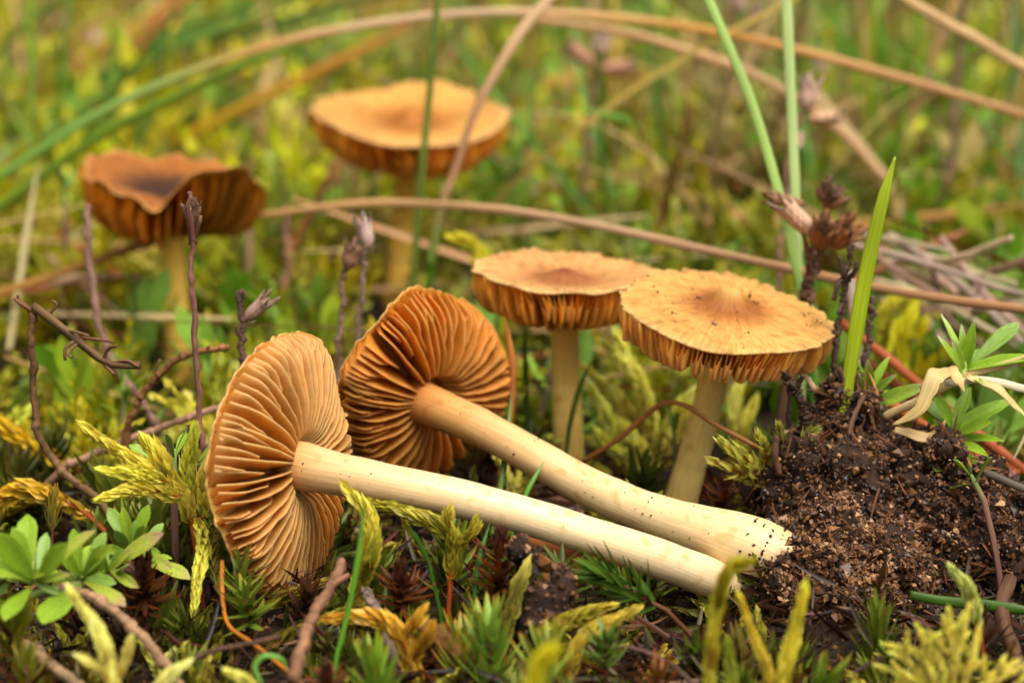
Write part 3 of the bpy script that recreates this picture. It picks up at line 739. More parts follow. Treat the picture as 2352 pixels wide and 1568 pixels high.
for (lab, pts, w, c) in [
    ('curled yellow moss tip above the darker gills', [(1120, 760, .368), (1115, 650, .369), (1090, 570, .370), (1045, 548, .370)], 48, lin(205, 195, 50)),
    ('yellow moss stalk between the tall stem and the darker gills', [(880, 960, .352), (865, 850, .353), (855, 760, .354)], 56, lin(170, 155, 30)),
    ('broad yellow moss shoot behind the trimmed herb sprig', [(2080, 900, .36), (2060, 800, .362), (2090, 730, .362)], 66, lin(205, 195, 40)),
    ('arched yellow moss shoot over the rusty pine needles', [(2000, 840, .366), (2020, 740, .367), (2060, 690, .368), (2110, 700, .368)], 50, lin(200, 190, 50)),
    ('orange tinged moss shoot lying behind the broken twig', [(180, 1080, .322), (100, 1040, .322), (0, 975, .322), (-60, 940, .322)], 60, lin(205, 170, 30)),
    ('yellow moss heap at the foot of the broken twig', [(200, 1180, .30), (100, 1130, .302), (30, 1130, .303), (-50, 1180, .303)], 60, lin(190, 160, 35))]:
    moss_shoot(lab, [(pts, w), ([(p[0] + 30, p[1] + 20, p[2] + .004) for p in pts], w * .8)], c, angle=.34)

# -- haircap moss stars
haircap('bright green haircap star in front of the stout pale shoot', [(1130, 1620, .252), (1128, 1540, .253), (1120, 1440, .254)], 118, lin(100, 150, 75), 66)
haircap('green haircap star beside the bent orange ribbed shoot', [(1050, 1620, .256), (1052, 1540, .257), (1056, 1460, .258)], 96, lin(125, 150, 70), 52, lowcol=lin(120, 55, 25))
haircap('blurred green haircap star beneath the slanting yellow shoot', [(1255, 1640, .245), (1252, 1560, .246), (1250, 1485, .247)], 108, lin(110, 150, 80), 56)
haircap('green haircap star at the foot of the bent orange shoot', [(870, 1640, .245), (866, 1580, .246), (860, 1520, .247)], 100, lin(95, 145, 60), 50)
haircap('leaning green haircap shoot under the straight stem near the bark chip', [(1530, 1400, .268), (1470, 1370, .268), (1410, 1330, .268), (1370, 1310, .268)], 100, lin(60, 105, 50), 60, angle=.9, top=.4)
haircap('dull green haircap star beside the bark chip', [(1288, 1390, .272), (1290, 1340, .272), (1286, 1290, .272)], 84, lin(60, 85, 40), 44, angle=1.3, top=.3)
haircap('small green haircap star under the rim of the tan gills', [(548, 1400, .270), (552, 1350, .2705), (556, 1290, .271)], 70, lin(90, 125, 60), 46, lowcol=lin(110, 60, 30))
haircap('low green haircap star crossed by the orange seta', [(580, 1440, .266), (570, 1400, .266), (560, 1360, .2665)], 84, lin(85, 120, 55), 44, angle=1.25, top=.4)
haircap('red tipped haircap bud above the leafy herb clump', [(120, 1230, .288), (122, 1190, .2885), (124, 1145, .289)], 52, lin(110, 120, 60), 34, angle=.5)
haircap('haircap star at the foot of the leafy herb clump', [(30, 1520, .254), (35, 1460, .255), (40, 1410, .256)], 90, lin(95, 120, 45), 50, lowcol=lin(120, 50, 22))
haircap('blurred haircap star among the litter below the herb', [(65, 1640, .246), (62, 1570, .247), (60, 1510, .248)], 84, lin(90, 110, 40), 44, lowcol=lin(120, 50, 22))
haircap('green haircap star beneath the upright yellow shoots', [(1830, 1640, .243), (1880, 1590, .243), (1900, 1560, .243)], 90, lin(90, 135, 50), 40)
haircap('red brown haircap star in the dark hollow', [(1510, 1640, .246), (1512, 1590, .2465), (1515, 1545, .247)], 70, lin(100, 78, 45), 36)
haircap('small green haircap star by the slanting yellow shoot', [(1390, 1540, .252), (1392, 1500, .252), (1390, 1460, .252)], 74, lin(70, 110, 50), 40, angle=1.2, top=.35)
# dead brown rosettes with cup heads
def rosette(label, L, leafpx, cuppx, col=lin(95, 52, 30)):
    col = lin(92, 62, 36) * RNG.uniform(.55, .8)
    t = haircap(label, L, leafpx, col, 54, angle=1.25, top=.25, lowcol=lin(70, 40, 22), name='dead_haircap_rosette', stemcol=DBROWN)
    g = Geo(); b = np.array(pt(*L[-1])); u = pxs(L[0][2])
    P = np.array([b - [0, 0, 10 * u], b + [0, 0, cuppx * u]])
    leafy(catmull(P, 6), 20, cuppx * .75 * u, .5, PLEURO, lin(88, 52, 36), g, width=.9, taper=(1, 1, .9), t1=.7)
    part('cup', g, M_MOSS, t, 'stuff')
rosette('dead brown haircap rosette with a cup head beside the herb clump', [(330, 1410, .268), (330, 1370, .268), (330, 1330, .268)], 92, 64)
rosette('dead dark brown rosette below the branching olive moss', [(920, 1400, .267), (922, 1370, .267), (922, 1340, .267)], 80, 54, lin(90, 42, 26))
rosette('tall dead red brown rosette under the straight cream stem', [(1150, 1390, .268), (1148, 1330, .268), (1148, 1265, .269)], 86, 54, lin(105, 42, 20))
rosette('dead purple brown rosette at the edge of the soil clod', [(1655, 1190, .305), (1660, 1160, .305), (1665, 1130, .305)], 60, 40, lin(85, 48, 42))
rosette('dead rosette low in front of the curled green tendril', [(750, 1620, .243), (752, 1580, .243), (752, 1555, .243)], 60, 40, lin(85, 42, 26))

# -- leafy herb sprigs
_more = []
for (cx, cy, Yc, nn, ll) in [(75, 1335, .258, 9, 105), (188, 1325, .264, 10, 92), (305, 1262, .272, 10, 82), (250, 1315, .268, 6, 80), (20, 1300, .262, 6, 100), (-20, 1380, .254, 5, 100)]:
    for q in range(nn):
        an = RNG.uniform(-2.9, -.2) if q % 3 else RNG.uniform(-.5, .6) + (3.14 if q % 2 else 0)
        l = ll * RNG.uniform(.6, 1.1)
        _more.append(((cx + RNG.normal(0, 6), cy + RNG.normal(0, 6), Yc), (cx + l * math.cos(an), cy + l * math.sin(an) * .95, Yc + RNG.uniform(-.006, .006)), RNG.uniform(.85, 1.2), (RNG.normal(0, .3), -.8, .5), int(RNG.integers(0, 4))))
herb('broad leaved green herb clump creeping along a brown stem', [(330, 1290, .274), (240, 1330, .268), (150, 1350, .262), (60, 1370, .258), (-40, 1430, .254)], 0, 100, stem_r=13, lsc=.86, custom=[
    ((75, 1330, .258), (25, 1195, .257), 1.2, (.2, -.8, .5), 0), ((80, 1330, .258), (-20, 1215, .252), 1.2, (.2, -.9, .4), 0), ((85, 1330, .258), (110, 1205, .262), 1.0, (0, -1, .3), 2),
    ((95, 1335, .258), (205, 1190, .257), .8, (-.3, -.6, .7), 3), ((70, 1340, .258), (-30, 1290, .25), 1.2, (0, -.5, .8), 1), ((70, 1350, .257), (0, 1420, .247), 1.0, (0, -.3, .9), 0),
    ((90, 1335, .258), (140, 1245, .252), 1.1, (0, -.8, .5), 1), ((60, 1330, .258), (60, 1150, .265), 1.2, (0, -1, .2), 0),
    ((185, 1320, .264), (165, 1200, .264), 1.2, (.1, -1, .3), 0), ((190, 1320, .264), (250, 1205, .266), 1.1, (-.2, -.9, .4), 2), ((190, 1325, .264), (240, 1245, .259), 1.1, (0, -.7, .6), 1), ((185, 1325, .264), (130, 1250, .260), 1.1, (.2, -.8, .5), 0),
    ((195, 1335, .263), (300, 1385, .258), 1.15, (.2, -.5, .9), 6), ((180, 1345, .262), (85, 1430, .252), 1.5, (0, -.4, .9), 0), ((195, 1320, .264), (210, 1225, .270), 1.1, (0, -1, .3), 1),
    ((245, 1310, .268), (380, 1205, .266), 1.0, (-.2, -.7, .6), 6), ((300, 1255, .272), (240, 1150, .275), 1.15, (.1, -1, .3), 2), ((305, 1255, .272), (345, 1145, .272), 1.1, (-.1, -1, .3), 0), ((300, 1260, .272), (280, 1160, .270), 1.0, (.1, -1, .3), 1),
    ((315, 1265, .272), (385, 1190, .274), 1.0, (-.2, -.9, .4), 2), ((310, 1275, .272), (330, 1200, .268), 1.0, (0, -.9, .5), 0), ((330, 1290, .274), (445, 1310, .27), 1.25, (.1, -.5, .9), 3),
    ((320, 1285, .274), (400, 1270, .272), .9, (.1, -.4, .9), 1), ((250, 1315, .268), (210, 1255, .264), 1.1, (.1, -.9, .4), 0), ((260, 1320, .268), (300, 1290, .264), .9, (0, -.5, .8), 2), ((330, 1270, .274), (360, 1290, .268), .9, (0, -.6, .8), 2)], more=_more)
herb('small green herb sprig tucked behind the pale tipped moss', [(400, 1140, .288), (400, 1070, .2885), (402, 1030, .289)], 3, 92, custom=[((395, 1080, .2885), (298, 1018, .289), 1.0, (0, -.6, .8), 0), ((455, 1060, .287), (500, 1010, .287), 1.0, (0, -.6, .8), 1)], meshes=(0, 2))
herb('trimmed herb sprig with cut leaf tips growing from a straw', [(2210, 870, .300), (2212, 840, .3005), (2215, 810, .301)], 0, 100, stemcol=lin(170, 180, 90), stem_r=14, cw=1.35, meshes=(4, 5), custom=[
    ((2205, 850, .300), (2157, 770, .299), .8, (.5, -.6, .6), 5), ((2212, 840, .3005), (2165, 718, .304), .6, (.6, -.7, .3), 5), ((2215, 842, .3005), (2238, 745, .299), .9, (0, -1, .2), 4), ((2212, 842, .3005), (2210, 745, .301), .8, (.2, -1, .2), 5),
    ((2225, 840, .301), (2340, 740, .303), .75, (-.2, -.6, .7), 2), ((2222, 850, .300), (2380, 805, .297), .8, (0, -.5, .9), 4), ((2210, 855, .300), (2190, 780, .297), .9, (.3, -.8, .4), 5), ((2225, 860, .300), (2260, 880, .296), .8, (0, -.6, .8), 5), ((2215, 842, .3005), (2260, 800, .306), .8, (-.3, -.6, .7), 2)])
herb('herb sprig with long smooth leaves behind the straw', [(2195, 1060, .300), (2190, 1010, .3005), (2188, 960, .301)], 0, 100, stemcol=lin(110, 70, 70), stem_r=9, cw=1.35, meshes=(4,), custom=[
    ((2188, 980, .301), (2150, 900, .300), 1.2, (.4, -.8, .4), 4), ((2190, 975, .301), (2230, 885, .303), 1.1, (-.2, -.9, .3), 4), ((2192, 985, .301), (2325, 910, .301), .9, (-.2, -.7, .6), 4), ((2190, 985, .301), (2120, 915, .304), 1.1, (.3, -.6, .7), 2),
    ((2192, 1000, .3005), (2270, 965, .297), 1.0, (-.1, -.6, .8), 0), ((2195, 1010, .3005), (2300, 1000, .297), .8, (0, -.5, .8), 4), ((2190, 1020, .3), (2135, 1000, .297), 1.0, (.2, -.6, .7), 0), ((2192, 1030, .3), (2240, 1060, .296), 1.0, (0, -.6, .8), 0), ((2190, 1030, .3), (2150, 1080, .294), 1.0, (0, -.6, .8), 2), ((2194, 1020, .3), (2262, 1030, .294), .9, (0, -.6, .8), 4)])
herb('clipped bright green sprig behind the soil clod peak', [(1985, 960, .307), (1990, 910, .3075), (1995, 870, .308)], 0, 90, stemcol=lin(150, 170, 70), stem_r=11, cw=1.35, meshes=(4,), custom=[
    ((1990, 905, .3075), (1960, 815, .307), .9, (.3, -.9, .3), 4), ((1995, 900, .3075), (2040, 818, .308), .8, (-.3, -.9, .3), 4), ((1992, 905, .3075), (1995, 830, .304), .9, (.1, -1, .3), 5), ((1998, 910, .307), (2055, 860, .304), .8, (-.2, -.7, .6), 5),
    ((1988, 915, .307), (1945, 870, .304), .9, (.3, -.7, .5), 4), ((1985, 940, .307), (2135, 880, .302), .75, (-.1, -.7, .6), 5), ((1985, 930, .307), (1975, 860, .303), .8, (.1, -.9, .3), 5), ((1990, 925, .3072), (2060, 900, .31), .9, (-.1, -.7, .6), 0)])
herb('single green sprig in front of the leaning pale stem', [(1550, 1080, .324), (1548, 1010, .3245), (1548, 970, .325)], 3, 80, meshes=(0, 4), stem_r=6)
herb('green herb leaves peeking out behind the soil clod', [(2260, 1150, .290), (2240, 1110, .291), (2230, 1090, .2915)], 2, 90, meshes=(0, 2), stem_r=8)
herb('faint herb sprig near the folded mushroom', [(150, 520, .42), (150, 460, .421), (152, 420, .422)], 3, 80, meshes=(2,), wid=1.3, stem_r=8)
for (lab, x, y, Y, h, sc) in [
    ('blurred pale green herb rosette behind the long arched straw', 1440, 560, .47, 110, 110), ('blurred bright herb sprig beside the wide dished cap', 1180, 440, .47, 120, 110), ('blurred herb sprig under the arched straw behind the dished cap', 1290, 560, .44, 90, 110),
    ('blurred herb sprig at the foot of the tall mushroom', 850, 500, .45, 110, 100), ('blurred green sprig above the tucked dished cap', 1480, 600, .40, 60, 90), ('blurred herb beyond the budded stalk', 560, 620, .43, 100, 100), ('blurred low herb in front of the folded mushroom', 620, 760, .38, 90, 90),
    ('blurred herb below the dry broken twig', 280, 940, .335, 90, 80), ('blurred green herb leaves at the foot of the folded mushroom', 480, 900, .345, 80, 80), ('blurred tall herb sprig under the rim of the wide cap', 1060, 470, .50, 150, 110)]:
    herb(lab, [(x, y + 60, Y), (x + 4, y - h * .3, Y + .001), (x, y - h, Y + .002)], 5, sc, meshes=(0, 2, 5), wid=1.3, stem_r=7, spread=(1.3, .5))

# -- grass blades in front and behind
blade('single bright green grass blade standing beside the soil clod', [(1938, 960, .303), (1952, 850, .304), (1985, 650, .305), (2025, 470, .306), (2056, 360, .307)], 40.5, lin(150, 182, 30), taper=(.65, .75, .9, .85, .65, .1))
blade('blue green grass blade curving up from behind the knobbed cap', [(1850, 700, .335), (1830, 620, .336), (1785, 430, .339), (1720, 220, .343), (1610, -40, .348)], 27, lin(150, 195, 110), taper=(.8, 1, 1))
blade('straight pale blue green grass blade behind the knobbed cap', [(1840, 700, .340), (1832, 560, .342), (1822, 330, .345), (1812, 120, .348), (1805, -40, .350)], 29, lin(172, 208, 148), taper=(.6, .9, 1, 1.1))
blade('long straw arching across behind the standing mushrooms', [(440, 520, .395), (620, 492, .392), (800, 472, .388), (960, 468, .382), (1150, 480, .372), (1350, 512, .362), (1550, 556, .352), (1760, 607, .343), (1950, 650, .336), (2150, 685, .328), (2420, 722, .32)], 24, lin(190, 140, 85), M_STRAW, 'straw', 'straw', flat=.5, taper=(.7, 1, 1, 1, 1, .9), colend=[lin(210, 160, 105), lin(215, 172, 130), lin(200, 150, 105), lin(180, 130, 85)])
blade('straw in front of the folded mushroom bending to the ground', [(-60, 690, .39), (100, 640, .392), (250, 590, .393), (400, 540, .394), (470, 515, .395)], 26, lin(170, 120, 40), M_STRAW, 'straw', 'straw', flat=.5)
blade('long green grass blade turning orange as it arches over the wide cap', [(-120, 480, .41), (60, 365, .412), (250, 248, .414), (480, 150, .416), (700, 84, .418), (950, 42, .42), (1200, 28, .42), (1450, 45, .425), (1700, 84, .42), (2000, 160, .415), (2420, 285, .41)], 27, lin(125, 160, 55), flat=.45, taper=(.9, .9, .9), colend=[lin(105, 150, 40), lin(115, 160, 45), lin(130, 170, 70), lin(150, 175, 85), lin(205, 155, 80), lin(215, 180, 135), lin(215, 180, 138), lin(222, 172, 95), lin(224, 165, 78), lin(215, 160, 95), lin(190, 140, 85)])
blade('thin green blade running just below the arching one', [(-120, 560, .42), (60, 430, .42), (250, 300, .42), (420, 215, .42), (560, 150, .42), (700, 95, .422)], 27, lin(110, 150, 40), flat=.45, taper=(1, 1, .7))
blade('tan straw splitting off below the orange arch', [(1200, 40, .44), (1400, 66, .435), (1600, 125, .43), (1780, 200, .425), (1930, 300, .42), (2040, 420, .415)], 28, lin(200, 155, 105), M_STRAW, 'straw', 'straw', flat=.5, taper=(.6, 1, 1, .9))
blade('pale flattened straw slanting across the wide cap', [(1300, -40, .40), (1220, 45, .398), (1150, 145, .396), (1090, 260, .394), (1045, 390, .392), (1015, 470, .39), (985, 620, .388)], 28, lin(215, 175, 130), M_STRAW, 'straw', 'straw', flat=.4, taper=(1.1, 1, .8, .7, .8), colend=[lin(215, 175, 130), lin(180, 130, 90), lin(165, 115, 75), lin(90, 130, 40)])
blade('thin green grass blade standing before the wide cap', [(945, 680, .392), (958, 520, .393), (975, 330, .394), (992, 160, .395), (1008, -40, .396)], 20, lin(100, 130, 55), taper=(1, 1, 1, .9))
blade('yellow orange grass blade rising behind the folded mushroom', [(330, 360, .50), (450, 300, .50), (600, 225, .50), (760, 150, .50), (900, 80, .50), (1010, 10, .5)], 30, lin(205, 160, 25), taper=(.9, 1, 1, .8), colend=[lin(200, 160, 25), lin(200, 140, 50), lin(185, 140, 80)])
blade('tan straw in the corner sloping down past the grey stalks', [(2020, -40, .40), (2130, 30, .40), (2250, 95, .40), (2420, 190, .40)], 30, lin(205, 165, 110), M_STRAW, 'straw', 'straw', flat=.5, taper=(1, 1, 1))
blade('pale straw crossing behind the blue green blades', [(1860, 200, .46), (1950, 310, .455), (2040, 430, .45), (2085, 560, .445)], 34, lin(180, 150, 95), M_STRAW, 'straw', 'straw', taper=(1, 1, .8))
for i, (lab, L, w, c) in enumerate([
    ('blurred green blade crossing the upper meadow toward the tan stem', [(20, 300, .53), (200, 200, .53), (360, 110, .53), (520, 60, .53), (640, -30, .53)], 34, lin(80, 130, 55)),
    ('blurred blue green blade above the green arch', [(360, 120, .58), (560, 75, .58), (760, 25, .58), (900, -30, .58)], 34, lin(110, 155, 95)),
    ('blurred tan stem slanting behind the green arch', [(200, 260, .53), (290, 145, .53), (380, 20, .53), (410, -40, .53)], 30, lin(180, 130, 80)),
    ('blurred green blade fanning from the grass tuft', [(2060, 470, .55), (2020, 330, .55), (1960, 140, .55), (1860, -30, .55)], 34, lin(95, 150, 40)),
    ('blurred upright bright blade in the grass tuft', [(2120, 460, .52), (2105, 300, .52), (2110, 100, .52), (2100, -30, .52)], 36, lin(110, 165, 25)),
    ('blurred broad green blade in the grass tuft', [(2080, 470, .54), (2070, 300, .54), (2030, 120, .54), (1990, -40, .54)], 40, lin(90, 145, 30)),
    ('blurred short green blade in the grass tuft', [(2100, 430, .50), (2060, 370, .50), (2020, 270, .50)], 34, lin(85, 150, 25)),
    ('blurred pale green blade by the picture edge of the meadow', [(2345, 400, .48), (2335, 200, .48), (2330, -40, .48)], 26, lin(120, 170, 120)),
    ('blurred olive blade sloping behind the dry calyx stem', [(1500, 230, .60), (1620, 290, .60), (1740, 350, .60), (1850, 420, .60)], 40, lin(140, 150, 75)),
    ('blurred yellow blade level with the wide cap rim', [(1130, 240, .58), (1280, 190, .58), (1450, 170, .58), (1560, 160, .58)], 36, lin(190, 165, 60)),
    ('blurred tan straw lying low behind the tucked cap', [(1500, 520, .45), (1700, 505, .45), (1950, 515, .45), (2200, 490, .445), (2420, 460, .44)], 26, lin(185, 150, 95)),
    ('blurred tan straw lying behind the arched one', [(1620, 490, .47), (1850, 500, .47), (2050, 520, .47), (2420, 540, .47)], 28, lin(175, 135, 85)),
    ('blurred pale reed stem standing in the yellow moss', [(660, 460, .60), (625, 300, .60), (600, 150, .60), (590, -40, .60)], 40, lin(205, 190, 120)),
    ('blurred reddish stem leaning among the litter', [(1700, 470, .50), (1650, 370, .50), (1600, 250, .50)], 22, lin(165, 115, 75)),
    ('blurred brown stem bending over the tucked cap', [(1520, 520, .44), (1545, 420, .44), (1575, 280, .44), (1572, 200, .44)], 16, lin(110, 70, 40)),
    ('blurred orange blade near the lower corner straws', [(1990, 130, .7), (2100, 220, .7), (2352, 300, .7)], 22, lin(180, 120, 90))]):
    blade(lab, L, w, c, group=None)
for k_ in range(13):
    x0 = RNG.uniform(-150, 250); y0 = RNG.uniform(250, 520); x1 = x0 + RNG.uniform(450, 900); y1 = y0 - RNG.uniform(280, 480); Yk = RNG.uniform(.47, .6)
    blade('blurred green grass blade sweeping over the yellow moss behind the folded mushroom', [(x0, y0, Yk), (x0 * .6 + x1 * .4, y0 * .45 + y1 * .55, Yk), (x1, y1, Yk)], RNG.uniform(16, 30), mixcol([lin(105, 145, 60), lin(125, 160, 85), lin(95, 130, 40), lin(175, 145, 80)], 1)[0], taper=(.8, 1, .6), group='meadow blades behind the folded mushroom')
for k_ in range(16):
    x0 = RNG.uniform(1950, 2230); x1 = x0 + RNG.normal(0, 110); Yk = RNG.uniform(.46, .58); y1 = RNG.uniform(-60, 250)
    blade('blurred upright green blade of the grass tuft beyond the green standing blade', [(x0, 470, Yk), (x0 * .6 + x1 * .4 + RNG.normal(0, 15), 220, Yk), (x1, y1, Yk)], RNG.uniform(16, 32), mixcol([lin(100, 155, 30), lin(120, 165, 40), lin(90, 140, 35), lin(150, 165, 60)], 1)[0], taper=(.8, 1, .3), group='grass tuft beyond the clod')
for (lab, L, w, c) in [
    ('thin dry brown blade hanging down in front of the dished cap', [(1145, 1110, .322), (1172, 960, .3215), (1178, 850, .321), (1168, 770, .321), (1158, 722, .3205)], 16, lin(190, 130, 75)),
    ('thin green blade crossing the stem of the dished cap mushroom', [(1298, 1060, .328), (1310, 970, .3275), (1335, 880, .327), (1362, 825, .3265)], 14, lin(75, 105, 40)),
    ('dark green grass blade between the lying and standing mushrooms', [(1215, 1080, .335), (1208, 900, .335), (1206, 740, .335)], 16, lin(60, 105, 35)),
    ('green grass blade rising behind the darker stem', [(1130, 1240, .30), (1160, 1050, .305), (1175, 900, .31)], 18, lin(80, 120, 40)),
    ('long green grass stem standing before the tall yellow shoot', [(772, 1510, .256), (800, 1400, .2565), (822, 1280, .257), (838, 1150, .258)], 16, lin(95, 160, 50)),
    ('pale green grass blade leaning under the straight stem', [(985, 1290, .274), (960, 1240, .2735), (930, 1200, .2735)], 14, lin(85, 150, 55)),
    ('upright green grass blade in the gap under the straight stem', [(1085, 1420, .268), (1100, 1290, .2695), (1125, 1200, .2715)], 16, lin(60, 110, 40)),
    ('fine green grass blade behind the crossing stems', [(1180, 1200, .296), (1215, 1120, .297), (1250, 1060, .299)], 14, lin(95, 150, 55)),
    ('thick green grass stem lying under the clod', [(2090, 1365, .274), (2170, 1380, .273), (2260, 1388, .272), (2352, 1400, .271), (2420, 1410, .271)], 30, lin(62, 100, 24)),
    ('short green blade at the foot of the knobbed mushroom', [(1880, 950, .318), (1868, 900, .3185), (1862, 820, .319)], 32, lin(80, 150, 55)),
    ('curled green tendril on the litter', [(600, 1570, .244), (585, 1530, .2445), (610, 1505, .245), (650, 1515, .2455), (660, 1545, .2455)], 16, lin(95, 155, 60)),
    ('green blade between the stems of the tall and folded mushrooms', [(980, 680, .40), (1000, 560, .40), (1012, 470, .40)], 26, lin(75, 130, 25))]:
    blade(lab, L, w, c, flat=.4)

# -- dry stalks and twigs
CAL = lin(175, 140, 125); CALB = lin(140, 95, 65)
dry_stalk('broken brown twig folded over at the top with stubby side shoots', [(225, 1140, .300), (150, 1090, .301), (95, 1010, .302), (78, 900, .302), (72, 800, .302), (76, 705, .302)], 22, lin(105, 80, 55), twigs=[
    ([(78, 705, .302), (120, 735, .3005), (180, 782, .2995), (250, 835, .299), (322, 838, .2985)], 26), ([(75, 715, .302), (50, 700, .301), (32, 685, .301)], 12), ([(72, 712, .302), (45, 690, .303), (40, 678, .303)], 10),
    ([(175, 780, .2995), (150, 800, .2985), (150, 828, .298)], 11), ([(180, 785, .2995), (158, 810, .298), (165, 822, .2975)], 10), ([(190, 775, .3), (225, 780, .2995), (262, 785, .299)], 9), ([(110, 725, .301), (130, 700, .301), (118, 690, .301)], 10),
    ([(250, 835, .299), (290, 828, .2985), (318, 842, .298)], 10), ([(235, 830, .299), (250, 800, .2985), (270, 795, .298)], 10), ([(240, 838, .299), (262, 860, .298)], 10), ([(150, 760, .3), (175, 762, .299), (205, 772, .299)], 9)])
dry_stalk('brown arched twig leaning in front of the purple stalk', [(290, 990, .315), (330, 905, .314), (370, 855, .313), (430, 815, .312), (525, 796, .311)], 20, lin(125, 88, 55), twigs=[([(355, 870, .3135), (360, 845, .313), (368, 825, .313)], 10), ([(470, 808, .312), (480, 795, .311)], 10)])
dry_stalk('slender purple brown stalk tipped with a dry bud cluster', [(468, 1080, .298), (462, 980, .299), (450, 800, .300), (438, 640, .301), (445, 520, .302), (436, 440, .302)], 17, lin(115, 82, 72), rough=.06, twigs=[
    ([(440, 520, .302), (425, 490, .3015), (418, 470, .3015)], 14), ([(442, 520, .302), (455, 490, .3015), (458, 475, .3015)], 14), ([(444, 560, .302), (436, 500, .301), (438, 470, .301)], 20), ([(440, 500, .302), (430, 480, .301), (440, 450, .301)], 16), ([(446, 545, .302), (458, 510, .301), (460, 495, .301)], 14)],
    calyxes=[((442, 515, .302), (432, 478, .3012), 12, CAL), ((445, 505, .302), (448, 470, .3012), 11, CAL * .8)])
dry_stalk('dark stub stalk holding one pale dry calyx', [(557, 850, .312), (556, 760, .313), (550, 665, .314)], 18, lin(85, 65, 58), twigs=[([(552, 700, .314), (546, 685, .3135), (546, 668, .3135)], 10), ([(556, 775, .313), (545, 765, .3125), (542, 745, .3125)], 11), ([(552, 690, .314), (562, 680, .3135), (562, 668, .3135)], 10)],
    calyxes=[((562, 735, .3135), (612, 690, .3125), 17, lin(190, 160, 148))])
dry_stalk('thin grey stalk with a ribbed calyx beside the tan gills', [(778, 850, .330), (782, 740, .331), (788, 640, .332), (800, 605, .332)], 15, lin(110, 88, 80), calyxes=[((796, 618, .332), (815, 568, .3315), 22, lin(160, 125, 105))])
dry_stalk('thin grey stalk with a pale calyx leaning on its neighbour', [(818, 870, .334), (826, 720, .335), (838, 600, .336), (848, 560, .336)], 14, lin(120, 100, 95), calyxes=[((848, 570, .336), (832, 508, .336), 18, lin(200, 180, 178))])
dry_stalk('dry brown stem crowned with hairy open calyxes above the knobbed cap', [(1850, 690, .330), (1862, 620, .330), (1875, 560, .330)], 30, lin(110, 82, 65), rough=.2, twigs=[
    ([(1862, 600, .33), (1850, 560, .329), (1835, 520, .329), (1805, 480, .329)], 10), ([(1868, 600, .33), (1890, 570, .329), (1900, 550, .329)], 12), ([(1865, 640, .33), (1858, 600, .329)], 14)],
    calyxes=[((1870, 540, .329), (1800, 470, .329), 22, lin(195, 165, 145)), ((1875, 568, .329), (1898, 520, .327), 30, CALB), ((1900, 560, .330), (1955, 525, .328), 30, lin(165, 115, 75)), ((1885, 460, .335), (1910, 432, .334), 26, lin(125, 95, 75)), ((1850, 470, .336), (1770, 455, .336), 14, lin(150, 115, 90)), ((1890, 475, .336), (1940, 455, .336), 16, lin(150, 115, 90))])
dry_stalk('tall dry stem behind the blue green blades carrying pale calyxes', [(1790, 620, .37), (1800, 470, .372), (1820, 330, .374), (1845, 250, .375)], 14, lin(120, 92, 80), calyxes=[((1850, 255, .375), (1862, 190, .375), 24, lin(215, 185, 175)), ((1855, 275, .375), (1925, 268, .374), 15, lin(200, 165, 140)), ((1840, 300, .375), (1830, 340, .374), 12, lin(170, 140, 130))])
dry_stalk('dark dry stalk with curled leaf remains beside the green blade', [(1912, 900, .312), (1925, 760, .3125), (1940, 660, .313), (1955, 560, .3135)], 18, lin(75, 60, 52), rough=.15, twigs=[([(1945, 640, .313), (1925, 650, .312), (1915, 690, .3115)], 16), ([(1945, 650, .313), (1935, 620, .312), (1928, 590, .312)], 16), ([(1948, 640, .313), (1965, 620, .312), (1968, 600, .312)], 16), ([(1935, 690, .313), (1925, 720, .3115)], 14)])
dry_stalk('short dark stalk with a frayed top beside the green blade', [(1985, 830, .318), (1998, 760, .3185), (2003, 680, .319)], 16, lin(85, 68, 58), rough=.18, twigs=[([(2000, 730, .319), (2015, 720, .3185)], 12), ([(2000, 720, .319), (1996, 700, .3185)], 14)])
dry_stalk('purplish bent stalk running down behind the broken twig', [(375, 1010, .335), (330, 930, .337), (250, 810, .340), (215, 690, .343), (205, 560, .346), (200, 470, .348)], 22, lin(120, 92, 85))
dry_stalk('brown stick lying behind the pale tipped moss', [(150, 1070, .318), (270, 1020, .318), (400, 970, .318), (520, 930, .318)], 22, lin(150, 118, 98), rough=.05)
dry_stalk('grey brown stick lying far behind the folded mushroom', [(60, 660, .40), (180, 640, .40), (300, 640, .40), (420, 655, .4)], 24, lin(165, 135, 110), rough=.05)
dry_stalk('blurred dark stalk with spread calyxes behind the arched straw', [(1330, 560, .46), (1340, 400, .462), (1360, 250, .464), (1375, 140, .465)], 20, lin(115, 92, 70), calyxes=[((1365, 150, .464), (1310, 110, .464), 18, lin(170, 130, 110)), ((1375, 160, .464), (1450, 155, .463), 18, lin(170, 130, 110)), ((1372, 130, .465), (1385, 80, .465), 20, lin(210, 185, 180))])
dry_stalk('blurred grey stalk standing in the grass tuft', [(2130, 520, .46), (2190, 360, .46), (2195, 200, .46), (2215, 20, .46), (2220, -40, .46)], 22, lin(125, 100, 88))
dry_stalk('blurred dry stalk with a pink calyx under the green arch', [(640, 740, .40), (660, 600, .402), (655, 470, .403)], 20, lin(135, 100, 85), calyxes=[])
